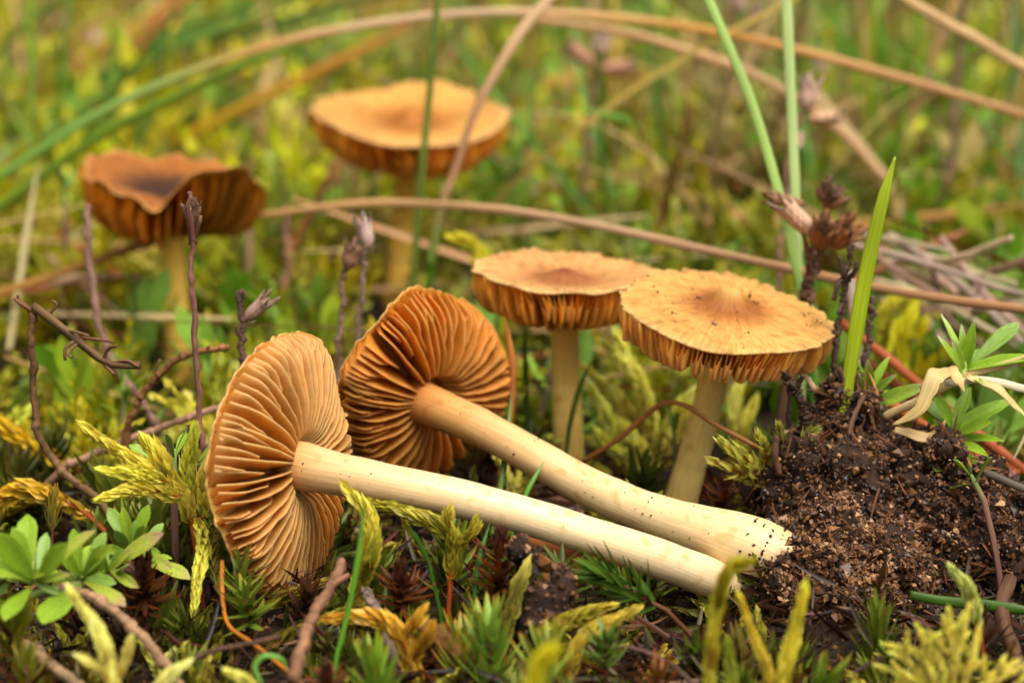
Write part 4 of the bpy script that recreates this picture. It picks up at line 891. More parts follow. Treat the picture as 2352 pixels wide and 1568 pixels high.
for (lab, x, y, Y, c) in [('blurred pinkish seed head above the folded mushroom', 300, 200, .56, lin(215, 185, 180)), ('blurred pinkish seed head near the green arch', 480, 180, .56, lin(205, 175, 170)), ('blurred brown seed head by the yellow blade', 600, 170, .58, lin(130, 105, 95)),
                          ('blurred pinkish seed head high in the meadow', 220, 100, .6, lin(200, 170, 165)), ('blurred pale seed head far behind the blue green blade', 1700, 10, .6, lin(200, 170, 165)), ('blurred grey seed head behind the tall calyx stem', 1890, 160, .6, lin(180, 160, 150))]:
    dry_stalk(lab, [(x + 20, y + 260, Y), (x + 8, y + 100, Y), (x, y + 10, Y)], 14, lin(130, 105, 90), calyxes=[((x, y + 15, Y), (x - 18, y - 30, Y), 22, c), ((x + 5, y + 30, Y), (x + 45, y + 5, Y), 18, c * .9)])
dry_stalk('mossy brown twig slanting up to the foot of the tan gills', [(675, 1560, .243), (700, 1460, .251), (745, 1370, .259), (790, 1290, .266)], 36, lin(120, 88, 68), rough=.06, twigs=[([(760, 1345, .261), (800, 1320, .263)], 20)])
dry_stalk('creeping brown twig running down below the herb clump', [(130, 1350, .262), (220, 1375, .258), (290, 1430, .254), (370, 1510, .249), (430, 1600, .244)], 32, lin(140, 112, 88), rough=.06)
dry_stalk('thin curved dark twig under the orange seta', [(390, 1560, .243), (470, 1500, .250), (560, 1480, .252), (640, 1460, .254)], 16, lin(80, 58, 45))
dry_stalk('split grey stick in the litter corner', [(60, 1480, .252), (120, 1530, .249), (200, 1590, .245)], 36, lin(125, 105, 82), rough=.05)
dry_stalk('thin dark twig crossing the hollow below the slanting shoot', [(1380, 1480, .256), (1480, 1495, .254), (1560, 1540, .251), (1600, 1580, .249)], 14, lin(85, 65, 58))
dry_stalk('short grey bark splinter beside the dead dark rosette', [(875, 1420, .262), (855, 1385, .264), (835, 1355, .266)], 26, lin(120, 105, 100), rough=.05)
dry_stalk('mossy dark root rising along the clod toward the knobbed cap', [(1840, 1080, .300), (1850, 990, .299), (1835, 910, .298), (1800, 855, .298)], 26, lin(60, 45, 35), rough=.3, twigs=[([(1835, 900, .298), (1815, 880, .297)], 14), ([(1845, 950, .299), (1870, 930, .298)], 12), ([(1850, 1000, .299), (1825, 990, .298)], 12), ([(1830, 890, .298), (1845, 860, .297)], 14)])
dry_stalk('thin root hair stalk standing behind the darker stem', [(1800, 1150, .312), (1812, 1020, .313), (1815, 880, .314)], 14, lin(75, 62, 58))
blade('brown arched pine needle leaning across the pale stem', [(1335, 1065, .318), (1420, 1010, .314), (1500, 940, .311), (1560, 925, .309), (1640, 970, .307), (1740, 1030, .305)], 15, lin(165, 105, 55), M_STRAW, 'pine_needle', 'pine needle', flat=.7, taper=(.9, 1, .9), n=30)
blade('orange moss seta bowing down from the tan gills', [(510, 1290, .273), (512, 1380, .268), (530, 1440, .262), (600, 1490, .255), (680, 1560, .248), (720, 1610, .244)], 13, lin(200, 120, 35), M_STRAW, 'moss_seta', 'moss stalk', flat=.9, taper=(1, 1, .9), n=30)
blade('rusty flat bark chip lying under the straight cream stem', [(1190, 1222, .285), (1270, 1255, .281), (1350, 1300, .277), (1420, 1340, .274)], 56, lin(190, 115, 60), M_STRAW, 'bark_chip', 'bark chip', flat=.3, taper=(.35, .9, 1, .6), n=30)
blade('tan dead leaf strip buried beside the orange ribbed shoot', [(960, 1430, .262), (1010, 1460, .259), (1060, 1500, .256)], 50, lin(150, 105, 60), M_STRAW, 'dead_leaf', 'dead leaf', flat=.2, taper=(.6, 1, .5), n=20)
for i, (lab, L, w, c) in enumerate([
    ('long rusty pine needle behind the trimmed sprig', [(1930, 735, .335), (2050, 830, .33), (2200, 960, .322), (2352, 1080, .315), (2420, 1130, .312)], 28, lin(165, 80, 32)),
    ('rusty pine needle running beside the longest one', [(1990, 830, .333), (2120, 930, .327), (2240, 1020, .320), (2340, 1090, .314)], 24, lin(150, 72, 30)),
    ('thick rusty pine needle under the straw', [(2010, 900, .322), (2130, 980, .316), (2250, 1060, .310), (2352, 1150, .304), (2420, 1200, .301)], 30, lin(185, 95, 40)),
    ('short rusty needle end below the long leaved sprig', [(2180, 1000, .314), (2260, 1060, .309), (2330, 1090, .306)], 26, lin(175, 85, 35)),
    ('grey weathered straw above the rusty needles', [(1940, 560, .365), (2080, 590, .362), (2300, 660, .356), (2420, 700, .352)], 18, lin(170, 145, 125)),
    ('pale grey straw lying among the rusty needles', [(2040, 540, .37), (2150, 610, .367), (2260, 700, .36), (2352, 790, .355)], 22, lin(175, 150, 130)),
    ('grey bleached blade standing behind the green one', [(1960, 900, .325), (1965, 740, .328), (1945, 620, .33)], 34, lin(180, 155, 140)),
    ('thin dark stick crossing behind the clod', [(2130, 1020, .299), (2230, 1070, .296), (2352, 1120, .293), (2420, 1150, .292)], 22, lin(90, 78, 65)),
    ('red brown needle beneath the arched straw', [(1960, 640, .38), (2060, 600, .385), (2150, 560, .39), (2220, 530, .393)], 22, lin(140, 80, 40))]):
    blade(lab, L, w, c, M_STRAW, 'pine_needle' if 'needle' in lab else 'straw', 'pine needle' if 'needle' in lab else 'straw', flat=.6, taper=(.9, 1, 1, .8), n=30)
for k_ in range(18):
    x0 = RNG.uniform(1940, 2250); y0 = RNG.uniform(520, 720); an = RNG.normal(.35, .35); ln = RNG.uniform(140, 380); Yk = RNG.uniform(.362, .385)
    blade('pale dead straw lying in the tangle behind the green blade', [(x0, y0, Yk), (x0 + ln * .5 * math.cos(an), y0 + ln * .5 * math.sin(an) + RNG.normal(0, 8), Yk - .004), (x0 + ln * math.cos(an), y0 + ln * math.sin(an), Yk - .008)], RNG.uniform(12, 26), mixcol([lin(190, 165, 140), lin(170, 140, 115), lin(205, 180, 140), lin(150, 115, 90)], 1)[0], M_STRAW, 'straw', 'straw', flat=.35, taper=(.8, 1, .7), n=16, group='dead straw tangle')
# dried curled leaves and straw by the trimmed sprig
blade('pale straw stem carrying the trimmed sprig', [(2030, 960, .303), (2100, 925, .3015), (2200, 870, .300), (2290, 840, .2985), (2420, 800, .297)], 26, lin(215, 185, 125), M_STRAW, 'straw', 'straw', flat=.6)
blade('white bleached straw under the trimmed sprig', [(2170, 880, .299), (2250, 875, .298), (2352, 890, .297), (2420, 900, .297)], 22, lin(225, 210, 175), M_STRAW, 'straw', 'straw', flat=.4)
blade('dry curled tan leaf drooping from the straw', [(2185, 850, .298), (2150, 865, .2965), (2130, 905, .2955), (2105, 945, .295), (2050, 975, .295)], 46, lin(205, 175, 110), M_STRAW, 'dry_leaf', 'dry leaf', flat=.12, taper=(.4, 1, .8, .6, .1), n=24, up=(.3, -.6, .7))
blade('dry speckled leaf scrap curled over the clod edge', [(2055, 985, .297), (2100, 1000, .2965), (2145, 1000, .2965), (2172, 965, .297)], 34, lin(190, 155, 95), M_STRAW, 'dry_leaf', 'dry leaf', flat=.12, taper=(.5, 1, 1, .1), n=24, up=(0, -.7, .7))
blade('twisted dry leaf hanging past the trimmed sprig', [(2220, 865, .298), (2290, 890, .297), (2330, 930, .2965), (2365, 970, .296)], 26, lin(210, 180, 115), M_STRAW, 'dry_leaf', 'dry leaf', flat=.15, taper=(.6, 1, .7, .1), n=24, up=(0, -.7, .7))
blade('small cream dry leaf collar at the foot of the trimmed sprig', [(2185, 840, .2985), (2200, 870, .297), (2215, 900, .2965)], 34, lin(225, 190, 120), M_STRAW, 'dry_leaf', 'dry leaf', flat=.2, taper=(.7, 1, .1), n=16, up=(0, -.8, .5))
blade('dry tan root bowing from the knobbed cap to the clod', [(1850, 860, .308), (1870, 890, .307), (1910, 895, .306)], 16, lin(190, 155, 110), M_STRAW, 'dry_root', 'root', flat=.7)

# ================================================================== soil clod with sand grains
def octa():
    V = np.array([(1, 0, 0), (-1, 0, 0), (0, 1, 0), (0, -1, 0), (0, 0, 1), (0, 0, -1)], float) * np.array([1, .8, .65])
    T = np.array([(4, 0, 2), (4, 2, 1), (4, 1, 3), (4, 3, 0), (5, 2, 0), (5, 1, 2), (5, 3, 1), (5, 0, 3)])
    return V, np.zeros((0, 4), np.int64), T, np.ones((6, 3))
OCT = octa()
def rand_rot(k):
    q = RNG.normal(size=(k, 4)); q /= np.linalg.norm(q, axis=1, keepdims=True); a, b, c, d = q.T
    return np.stack([np.stack([1 - 2 * (c * c + d * d), 2 * (b * c - a * d), 2 * (b * d + a * c)], -1), np.stack([2 * (b * c + a * d), 1 - 2 * (b * b + d * d), 2 * (c * d - a * b)], -1), np.stack([2 * (b * d - a * c), 2 * (c * d + a * b), 1 - 2 * (b * b + c * c)], -1)], -2)
def grains(P, size, geo):
    k = len(P); pal = np.array([lin(104, 70, 46), lin(76, 51, 36), lin(134, 92, 57), lin(166, 120, 76), lin(50, 36, 30), lin(190, 150, 108), lin(112, 80, 58), lin(138, 90, 48)])
    pr = np.array([.24, .26, .12, .06, .22, .02, .1, .03]); ci = RNG.choice(len(pal), k, p=pr / pr.sum())
    M = rand_rot(k) * (size * RNG.lognormal(0, .4, k))[:, None, None] * RNG.uniform(.55, 1.45, (k, 1, 3))
    inst(*OCT, M, P, pal[ci] * (1 + RNG.normal(0, .15, (k, 1))), geo)
def lumpy(lobes, voxel, name):
    """one continuous lump remeshed from overlapping balls"""
    g = Geo(); a = np.linspace(0, np.pi, 13); b = np.linspace(0, 2 * np.pi, 20, endpoint=False)
    A, B = np.meshgrid(a, b, indexing='ij'); U = np.stack([np.sin(A) * np.cos(B), np.sin(A) * np.sin(B), np.cos(A)], -1).reshape(-1, 3)
    for (x, y, Y, r) in lobes:
        c = pt(x, y, Y); g.add(c + U * r * pxs(Y) * (1 + RNG.normal(0, .07, (len(U), 1))), grid_q(13, 20, True))
    me = g.mesh('tmp'); o = bpy.data.objects.new('tmp', me); COL.objects.link(o)
    md = o.modifiers.new('r', 'REMESH'); md.mode = 'VOXEL'; md.voxel_size = voxel
    dg = bpy.context.evaluated_depsgraph_get(); dg.update()
    ev = o.evaluated_get(dg).to_mesh()
    V = np.zeros(len(ev.vertices) * 3); ev.vertices.foreach_get('co', V); V = V.reshape(-1, 3)
    nn = np.zeros(len(ev.vertices) * 3); ev.vertices.foreach_get('normal', nn); nn = nn.reshape(-1, 3)
    polys = np.array([p.vertices[:] for p in ev.polygons if len(p.vertices) == 4])
    bpy.data.objects.remove(o); bpy.data.meshes.remove(me)
    w = sum(np.sin(V @ RNG.normal(0, f, (3, 1)) + RNG.uniform(0, 6)) * am for f, am in [(500, .0007), (800, .0006), (1300, .0005), (1900, .0004), (650, .0007), (2600, .0003), (3600, .00025)])
    V = V + nn * w
    return V, nn, polys
CL = [(1940, 960, .305, 66), (1905, 1060, .305, 95), (1990, 1070, .303, 100), (1850, 1120, .301, 95), (2085, 1095, .301, 105), (2180, 1145, .299, 100), (2275, 1195, .297, 100), (2000, 1190, .300, 140), (2120, 1250, .298, 120),
      (1965, 1310, .2895, 120), (1890, 1300, .2885, 78), (2015, 1370, .288, 88), (1950, 1420, .287, 70), (2345, 1240, .295, 100), (1938, 920, .306, 28), (2240, 1290, .297, 80), (2420, 1290, .294, 90), (2060, 1310, .292, 80), (1870, 1180, .300, 110), (1800, 1130, .302, 50), (1900, 1230, .294, 95), (1845, 1318, .2812, 62), (1885, 1365, .2812, 72), (1960, 1355, .2812, 92), (2030, 1320, .2830, 70), (1935, 1425, .2805, 62), (2005, 1432, .2810, 58), (1880, 1270, .2875, 60), (1760, 1110, .303, 42), (2000, 1010, .304, 50), (2140, 1090, .301, 60), (2060, 1430, .2835, 50), (1900, 1450, .2825, 45), (1960, 1475, .2815, 45), (2330, 1180, .296, 55), (2230, 1140, .299, 50), (1820, 1060, .303, 40)]
CL = CL + [(a + r * .95 * math.cos(q), b + r * .95 * math.sin(q), Yc - r * RNG.uniform(0, .8) * 5.2e-5, RNG.uniform(16, 36)) for (a, b, Yc, r) in list(CL) for q in RNG.uniform(0, 6.28, 4)]
V_, N_, Q_ = lumpy(CL, .0006, 'clod')
clod_base = gp(2000, 1430)
clod = thing('soil_clod', 'dark crumbly clod of sandy soil stuck round the lying mushroom foot', 'soil clod', clod_base)
part('core', Geo().add(V_, Q_, None, lin(54, 37, 27)), M_SOIL, clod)
vis = np.where(N_[:, 1] < .55)[0]
idx = RNG.choice(vis, 22000); gg = Geo()
grains(V_[idx] + RNG.normal(0, .0003, (22000, 3)) + N_[idx] * .00008, .00026, gg)
idx2 = RNG.choice(vis, 1300); grains(V_[idx2] + N_[idx2] * .0002, .00046, gg)
fib = Geo(); idx3 = RNG.choice(vis, 1400); leafM = rand_rot(1400) * RNG.uniform(.0015, .0045, 1400)[:, None, None]
FIB = leaf_tpl([(0, .03), (.5, .04), (1, .01)], 3, .5, .25)
inst(*FIB, leafM, V_[idx3], np.clip(np.array(lin(120, 76, 46)) * RNG.lognormal(0, .5, (1400, 1)), 0, 1), fib)
part('fibres', fib, M_DRY, clod, 'stuff')
fq = V_[:, 0] / (V_[:, 1] * CP + .09 * SP) * FPX + RW / 2; fr = np.where((fq > 1800) & (fq < 2110) & (V_[:, 1] < .291) & (N_[:, 1] < .4))[0]
sg_ = Geo(); kk_ = RNG.choice(fr, 8500); Pk = V_[kk_] + N_[kk_] * .0003 + RNG.normal(0, .0002, (8500, 3))
pl_ = np.array([lin(140, 98, 62), lin(160, 115, 74), lin(112, 78, 52), lin(80, 56, 42), lin(180, 140, 98), lin(125, 82, 50)])
inst(*OCT, rand_rot(8500) * (.00025 * RNG.lognormal(0, .4, 8500))[:, None, None] * RNG.uniform(.55, 1.45, (8500, 1, 3)), Pk, pl_[RNG.integers(0, 6, 8500)] * RNG.uniform(.75, 1.15, (8500, 1)), sg_)
part('sandy_crust', sg_, M_GRAIN, clod, 'stuff', smooth=False)
part('sand_grains', gg, M_GRAIN, clod, 'stuff', smooth=False)
for (L, w) in [([(2060, 1290, .2850), (2090, 1230, .2870), (2120, 1190, .2890)], 9), ([(1905, 1200, .2885), (1935, 1240, .286), (1950, 1260, .2865)], 10), ([(1940, 905, .304), (1936, 870, .304), (1926, 845, .304)], 14), ([(1985, 905, .302), (1960, 960, .3), (1950, 1000, .298)], 12),
               ([(2320, 1330, .279), (2300, 1400, .272), (2330, 1500, .262), (2360, 1560, .256)], 34), ([(2000, 1460, .279), (2010, 1500, .272), (2100, 1550, .262)], 18), ([(1790, 1090, .2965), (1780, 1040, .2965), (1785, 1000, .297)], 16)]:
    P = pxpath(L, 14); part('root', tube(P, w * .5 * pxs(L[0][2]), 7, lin(95, 65, 45), rough=.12), M_DRY, clod)
def crumb(label, lobes, n):
    V, Nn, Q = lumpy(lobes, .0006, 'c'); b = V.mean(0); b[2] = V[:, 2].min()
    t = thing('soil_crumb', label, 'soil crumb', b); part('core', Geo().add(V, Q, None, lin(50, 34, 26)), M_SOIL, t)
    i = RNG.choice(len(V), n); g = Geo(); grains(V[i] + Nn[i] * .0002, .0003, g); part('sand_grains', g, M_GRAIN, t, 'stuff', smooth=False)
crumb('dark soil crumb string hanging beside the tall dead rosette', [(1190, 1265, .2665, 22), (1220, 1280, .2665, 20), (1250, 1290, .2665, 18), (1280, 1310, .2665, 18), (1300, 1330, .2665, 20)], 260)
crumb('dark soil crumb on the haircap leaves below the bark chip', [(1270, 1380, .2655, 24), (1250, 1400, .265, 22), (1285, 1350, .266, 16), (1240, 1420, .2645, 14)], 240)

# sand specks lying on the knobbed cap and the lying stems
def specks(parent, pts_, size, name='sand_specks'):
    g = Geo(); grains(np.asarray(pts_), size, g); g.c = [c_ * .55 for c_ in g.c]; part(name, g, M_GRAIN, parent, 'stuff', smooth=False)
R4 = 244 * pxs(Y4, .026); sp = []
for _ in range(95):
    r = math.sqrt(RNG.uniform(.01, .95)); a = RNG.uniform(0, 6.28)
    if RNG.random() < .25: a = RNG.normal(-.2, .25); r = RNG.uniform(.75, .97)
    sp.append(W4(np.array([[r * R4 * math.cos(a), r * R4 * math.sin(a), R4 * float(top4(np.array(r))) + .00004]]))[0])
for (a0, r0_) in [(2.9, .3), (-2.6, .62), (-1.9, .5), (.5, .32)]:
    for _ in range(7):
        a = a0 + RNG.normal(0, .05); r = r0_ + RNG.normal(0, .02); sp.append(W4(np.array([[r * R4 * math.cos(a), r * R4 * math.sin(a), R4 * float(top4(np.array(r))) + .0001]]))[0])
specks(m4, sp, .00015)
def stem_specks(root, path, rad, n, sz):
    P = catmull(path, 60); T, Nn, B = frames(P); o = []
    for _ in range(n):
        i = RNG.integers(8, 58); a = RNG.uniform(0, 6.28); r = np.interp(i / 59, np.linspace(0, 1, len(rad)), rad)
        o.append(P[i] + r * 1.01 * (np.cos(a) * B[i] + np.sin(a) * Nn[i]))
    specks(root, o, sz)
stem_specks(m1, st1, [60 * u1, 56 * u1, 50 * u1, 46 * u1, 44 * u1, 43 * u1, 44 * u1, 46 * u1, 46 * u1, 40 * u1, 34 * u1], 150, .00007)
stem_specks(m2, st2, [56 * u2, 50 * u2, 45 * u2, 44 * u2, 44 * u2, 45 * u2, 47 * u2, 52 * u2, 62 * u2, 72 * u2, 70 * u2, 60 * u2], 260, .00009)
def foot_soil(root, path, rad, n, sz, i0):
    P = catmull(path, 60); T, Nn, B = frames(P); o = []
    for _ in range(n):
        i = int(min(59, i0 + (60 - i0) * RNG.random() ** .55)); a = RNG.uniform(0, 6.28); r = np.interp(i / 59, np.linspace(0, 1, len(rad)), rad)
        o.append(P[i] + r * RNG.uniform(1.0, 1.05) * (np.cos(a) * B[i] + np.sin(a) * Nn[i]))
    specks(root, o, sz, 'clinging_soil')
foot_soil(m1, st1, [60 * u1, 56 * u1, 50 * u1, 46 * u1, 44 * u1, 43 * u1, 44 * u1, 46 * u1, 46 * u1, 40 * u1, 34 * u1], 420, .00017, 50)
foot_soil(m2, st2, [56 * u2, 50 * u2, 45 * u2, 44 * u2, 44 * u2, 45 * u2, 47 * u2, 52 * u2, 62 * u2, 72 * u2, 70 * u2, 60 * u2], 900, .0002, 47)
stem_specks(m4, st4, [.0023, .0019, .00195, .0021, .0023], 40, .00007)

# ================================================================== carpet of moss, litter and grass (uncountable)
def template(fn, *a, **k):
    g = Geo(); fn(g, *a, **k); V, Q, T, C, X = g.arr(); return V, Q, T, C
def bush(g, nb, L, w, dens, tpl=LOLEAF, ang=.45):
    for b in range(nb):
        az = RNG.uniform(0, 6.28); lean = RNG.uniform(.1, .75) if b else .1
        d = np.array([math.cos(az) * math.sin(lean), math.sin(az) * math.sin(lean), math.cos(lean)])
        st_ = np.array([0, 0, RNG.uniform(0, .45) * L]) if b else np.zeros(3)
        l = L * RNG.uniform(.45, .8) if b else L
        bend = np.array([math.cos(az), math.sin(az), -.3]) * l * RNG.uniform(0, .35)
        P = catmull([st_, st_ + d * l * .5, st_ + d * l + bend], 10)
        leafy(P, max(6, int(dens * l / w)), w, ang, tpl, (1, 1, 1), g, width=1.1, taper=(.8, 1, .6), colvar=.12, tipgain=.35, open_top=.5)
def scatter(tpls, P, scale, cols, geo, tilt=.25):
    k = len(P); which = RNG.integers(0, len(tpls), k)
    az = RNG.uniform(0, 6.28, k); tx = RNG.normal(0, tilt, k); ty = RNG.normal(0, tilt, k)
    ca, sa = np.cos(az), np.sin(az); z = np.zeros(k); o = np.ones(k)
    Rz = np.stack([np.stack([ca, -sa, z], -1), np.stack([sa, ca, z], -1), np.stack([z, z, o], -1)], -2)
    Rx = np.stack([np.stack([o, z, z], -1), np.stack([z, np.cos(tx), -np.sin(tx)], -1), np.stack([z, np.sin(tx), np.cos(tx)], -1)], -2)
    Ry = np.stack([np.stack([np.cos(ty), z, np.sin(ty)], -1), np.stack([z, o, z], -1), np.stack([-np.sin(ty), z, np.cos(ty)], -1)], -2)
    M = (Rx @ Ry @ Rz) * scale[:, None, None]
    for i, t in enumerate(tpls):
        m = which == i
        if m.any(): inst(*t, M[m], P[m], cols[m], geo)
    return geo
def field(n, y0, y1, spread=.27, margin=.04, power=1.0):
    y = y0 + (y1 - y0) * RNG.random(n) ** power
    x = RNG.uniform(-1, 1, n) * (y * spread + margin)
    return x, y
def patch(x, y, f, seed):
    r = np.random.default_rng(seed); v = 0
    for k in range(5):
        a = r.uniform(0, 6.28); v = v + np.sin((x * math.cos(a) + y * math.sin(a)) * f * r.uniform(.6, 1.6) + r.uniform(0, 6.28))
    return v / 5
def stuff(name, geo, mat, label, cat, smooth=True):
    tone = {'moss_carpet': .76, 'far_herbs': .75, 'low_moss': .82, 'low_haircap_moss': .68, 'far_moss': .92, 'far_grass': .85, 'dry_grass': .9, 'litter': .8}.get(name, 1.0)
    geo.c = [np.asarray(c_) * tone for c_ in geo.c]
    return single(name, geo, mat, label, cat, kind='stuff', smooth=smooth)
stem_lines = [(c3[0], Y3), (st4[-1][0], .316), (st5[-1][0], Y5), (st6[-1][0], Y6)]
def hold(x, y):
    q = x / (y * CP + .09 * SP) * FPX + RW / 2
    return (q > 1325) & (q < 1790) & (y > .322) & (y < .365)
def clear_of_stems(x, y, wid=.011, depth=.07):
    ok = np.ones(len(x), bool)
    for (sx, sy) in stem_lines:
        if sy > .41: depth = .15; wid = max(wid, .015)
        ok &= ~((np.abs(x / y - sx / sy) < wid) & (y < sy - .004) & (y > sy - depth))
        ok &= ~((np.abs(x - sx) < .004) & (np.abs(y - sy) < .005))
    return ok
# near litter: dead needle leaves and fibres on the soil
x, y = field(15000, .19, .345); z = ground_z(x, y) + RNG.uniform(0, .004, len(x)) 
g = Geo()
lt = leaf_tpl([(0, .05), (.4, .06), (.8, .04), (1, .005)], 3, .5, -.12, (1.1, 1, .9), (.8, .8, .8))
M = rand_rot(len(x)); az = RNG.uniform(0, 6.28, len(x)); el = RNG.normal(.15, .4, len(x)); sc = RNG.uniform(.002, .006, len(x))
yy = np.stack([np.cos(az) * np.cos(el), np.sin(az) * np.cos(el), np.sin(el)], -1); xx = nrm(np.cross(yy, RNG.normal(size=(len(x), 3)))); zz = np.cross(xx, yy)
M = np.stack([xx, yy, zz], -1) * sc[:, None, None]
inst(*lt, M, np.stack([x, y, z], -1), mixcol([lin(75, 47, 28), lin(52, 34, 24), lin(105, 68, 38), lin(95, 44, 22), lin(140, 105, 62), lin(95, 88, 40)], len(x), [3, 4, 1.5, 2, .5, 1.5]), g)
stuff('litter', g, M_MOSS, 'brown litter of dead moss leaves on the soil', 'litter')
# loose sand and soil crumbs
x, y = field(14000, .19, .34); g = Geo(); P = np.stack([x, y, ground_z(x, y) + .0003], -1); grains(P, .00035, g)
stuff('soil_grains', g, M_GRAIN, 'loose sand grains scattered over the dark soil', 'soil', smooth=False)
# low moss near the camera
near_t = [template(bush, 4, .010, .0021, 5.0, PLEURO, .38) for _ in range(5)]
x, y = field(1500, .20, .318); pn = patch(x, y, 120, 3)
keep = (pn > -.2) & clear_of_stems(x, y)
ppx = x / (y * CP + .09 * SP) * FPX + RW / 2
hgt = np.where(y > .30, RNG.uniform(.6, 1.1, len(x)), RNG.uniform(.35, .75, len(x)))
keep &= ~((y < .275) & (ppx > 430) & (ppx < 1900) & (RNG.random(len(x)) < .2)); keep &= ~((ppx > 1800) & (y > .264) & (y < .31))
x, y, hgt = x[keep], y[keep], hgt[keep]
g = scatter(near_t, np.stack([x, y, ground_z(x, y) - .001], -1), hgt, mixcol([lin(165, 155, 48), lin(195, 185, 62), lin(125, 118, 40), lin(210, 200, 85), lin(125, 92, 42)], len(x), [3, 2.5, 2.5, 1.5, 1.5]), Geo(), .55)
stuff('low_moss', g, M_MOSS, 'low olive feather moss creeping over the litter', 'moss')
near_h = [template(lambda gg: leafy(catmull([(0, 0, 0), (.0006, 0, .004), (0, .0005, .0085)], 8), 34, .0052, 1.05, POLY, (1, 1, 1), gg, t0=.15, open_top=.5, colvar=.15)) for _ in range(4)]
x, y = field(1200, .20, .335); pn = patch(x, y, 110, 8); ppx = x / (y * CP + .09 * SP) * FPX + RW / 2; keep = (pn > -.15) & clear_of_stems(x, y) & ~hold(x, y) & ~((ppx > 1700) & (y > .264) & (y < .315)); x, y = x[keep], y[keep]
g = scatter(near_h, np.stack([x, y, ground_z(x, y) - .001], -1), np.where(y > .29, RNG.uniform(.7, 1.25, len(x)), RNG.uniform(.45, .85, len(x))), mixcol([lin(125, 138, 46), lin(152, 165, 62), lin(100, 106, 38), lin(95, 58, 32), lin(140, 125, 55)], len(x), [3, 2, 2, 2, 1]), Geo(), .35)
stuff('low_haircap_moss', g, M_MOSS, 'low needle leaved green moss scattered through the litter', 'moss')
# middle carpet of yellow green moss
mid_t = [template(bush, 7, .016, .0026, 2.9, PLEURO if i < 3 else LOLEAF, .42) for i in range(6)]
x, y = field(1900, .322, .47, .25, .03); keep = clear_of_stems(x, y) & (~hold(x, y) | (RNG.random(len(x)) < .25)); gp_ = patch(x, y, 130, 77); keep &= gp_ > -.22; x, y = x[keep], y[keep]
p1, p2 = patch(x, y, 70, 21), patch(x, y, 45, 22)
hgt = np.interp(y, [.322, .34, .40, .47], [.55, .75, .9, 1.05]) * RNG.uniform(.5, 1.3, len(x)) * (1 + .5 * p1)
col = mixcol([lin(200, 195, 55), lin(170, 172, 48), lin(215, 210, 95), lin(130, 135, 38), lin(125, 165, 50), lin(130, 105, 55)], len(x), [2.5, 3, 1.5, 2.5, 3, 1.5])
lf = np.clip(.5 - x / (y * .2) * .6, 0, 1); col = np.where((p2 > .25)[:, None], col * np.array([.75, .95, .9]), col)
col = np.where((RNG.random(len(x)) < .15 + lf * .6)[:, None], mixcol([lin(212, 200, 35), lin(190, 185, 35), lin(222, 212, 70)], len(x)), col)
g = scatter(mid_t, np.stack([x, y, ground_z(x, y) - .001], -1), hgt, col, Geo(), .3)
stuff('moss_carpet', g, M_MOSS, 'soft yellow green moss carpet behind the mushrooms', 'moss')
# far carpet
far_t = [template(bush, 5, .016, .0036, 2.2, LOLEAF, .45) for i in range(5)]
x, y = field(1900, .46, .80, .27, .04); kp = patch(x, y, 75, 78) > -.12; x, y = x[kp], y[kp]; p1, p2 = patch(x, y, 35, 31), patch(x, y, 22, 33)
col = mixcol([lin(205, 200, 45), lin(175, 175, 50), lin(215, 210, 95), lin(140, 115, 65), lin(125, 165, 55), lin(170, 145, 95)], len(x), [2.5, 2.5, 1.3, 1.5, 3, 1.5])
leftness = np.clip(.5 - x / (y * .2) * .6, 0, 1); col = np.where((RNG.random(len(x)) < leftness * .5)[:, None], mixcol([lin(212, 202, 30), lin(195, 190, 35), lin(222, 212, 75)], len(x)), col)
col = np.where((RNG.random(len(x)) < .55 * (1 - leftness))[:, None], mixcol([lin(190, 168, 105), lin(165, 152, 75), lin(145, 165, 60)], len(x)), col)
g = scatter(far_t, np.stack([x, y, ground_z(x, y) - .002], -1), RNG.uniform(1.1, 1.9, len(x)) * (1 + .35 * p1), col, Geo(), .35)
x, y = field(2600, .78, 2.2, .27, .05); p1 = patch(x, y, 18, 41)
col = mixcol([lin(205, 182, 120), lin(190, 162, 105), lin(188, 178, 98), lin(165, 152, 80), lin(220, 200, 150), lin(195, 182, 80)], len(x), [3, 3, 2, 2, 2, 1.5])
vfar_t = [template(bush, 4, .016, .006, 1.6, LOLEAF, .5) for i in range(4)]
g = scatter(vfar_t, np.stack([x, y, ground_z(x, y) - .003], -1), RNG.uniform(2, 3.6, len(x)) * (1 + .3 * p1), col, g, .4)
stuff('far_moss', g, M_MOSSFAR, 'blurred yellow and tan moss stretching away behind', 'moss')
# small herb leaves far off
hl = leaf_tpl([(0, .05), (.3, .13), (.65, .17), (.9, .1), (1, .02)], 3, .25, -.15, (1.1, 1.1, 1.1), (.85, .85, .8))
def sprig(gg):
    for k in range(5):
        for s in range(2):
            az_ = k * 1.57 + s * 3.14 + RNG.normal(0, .2); a = np.interp(k, [0, 4], [1.2, .4])
            d = np.array([math.cos(az_) * math.sin(a), math.sin(az_) * math.sin(a), math.cos(a)]); o_ = np.array([math.cos(az_), math.sin(az_), 0])
            xx_ = nrm(np.cross(d, o_ * math.cos(a) - np.array([0, 0, 1]) * math.sin(a))); zz_ = np.cross(xx_, d); l = .008 * RNG.uniform(.8, 1.15)
            inst(*hl, np.stack([xx_, d, zz_], -1)[None] * l * np.array([1.3, 1, 1]), np.array([[0, 0, .003 * k]]), np.ones((1, 3)) * RNG.uniform(.85, 1.15), gg)
sp_t = [template(sprig) for _ in range(4)]
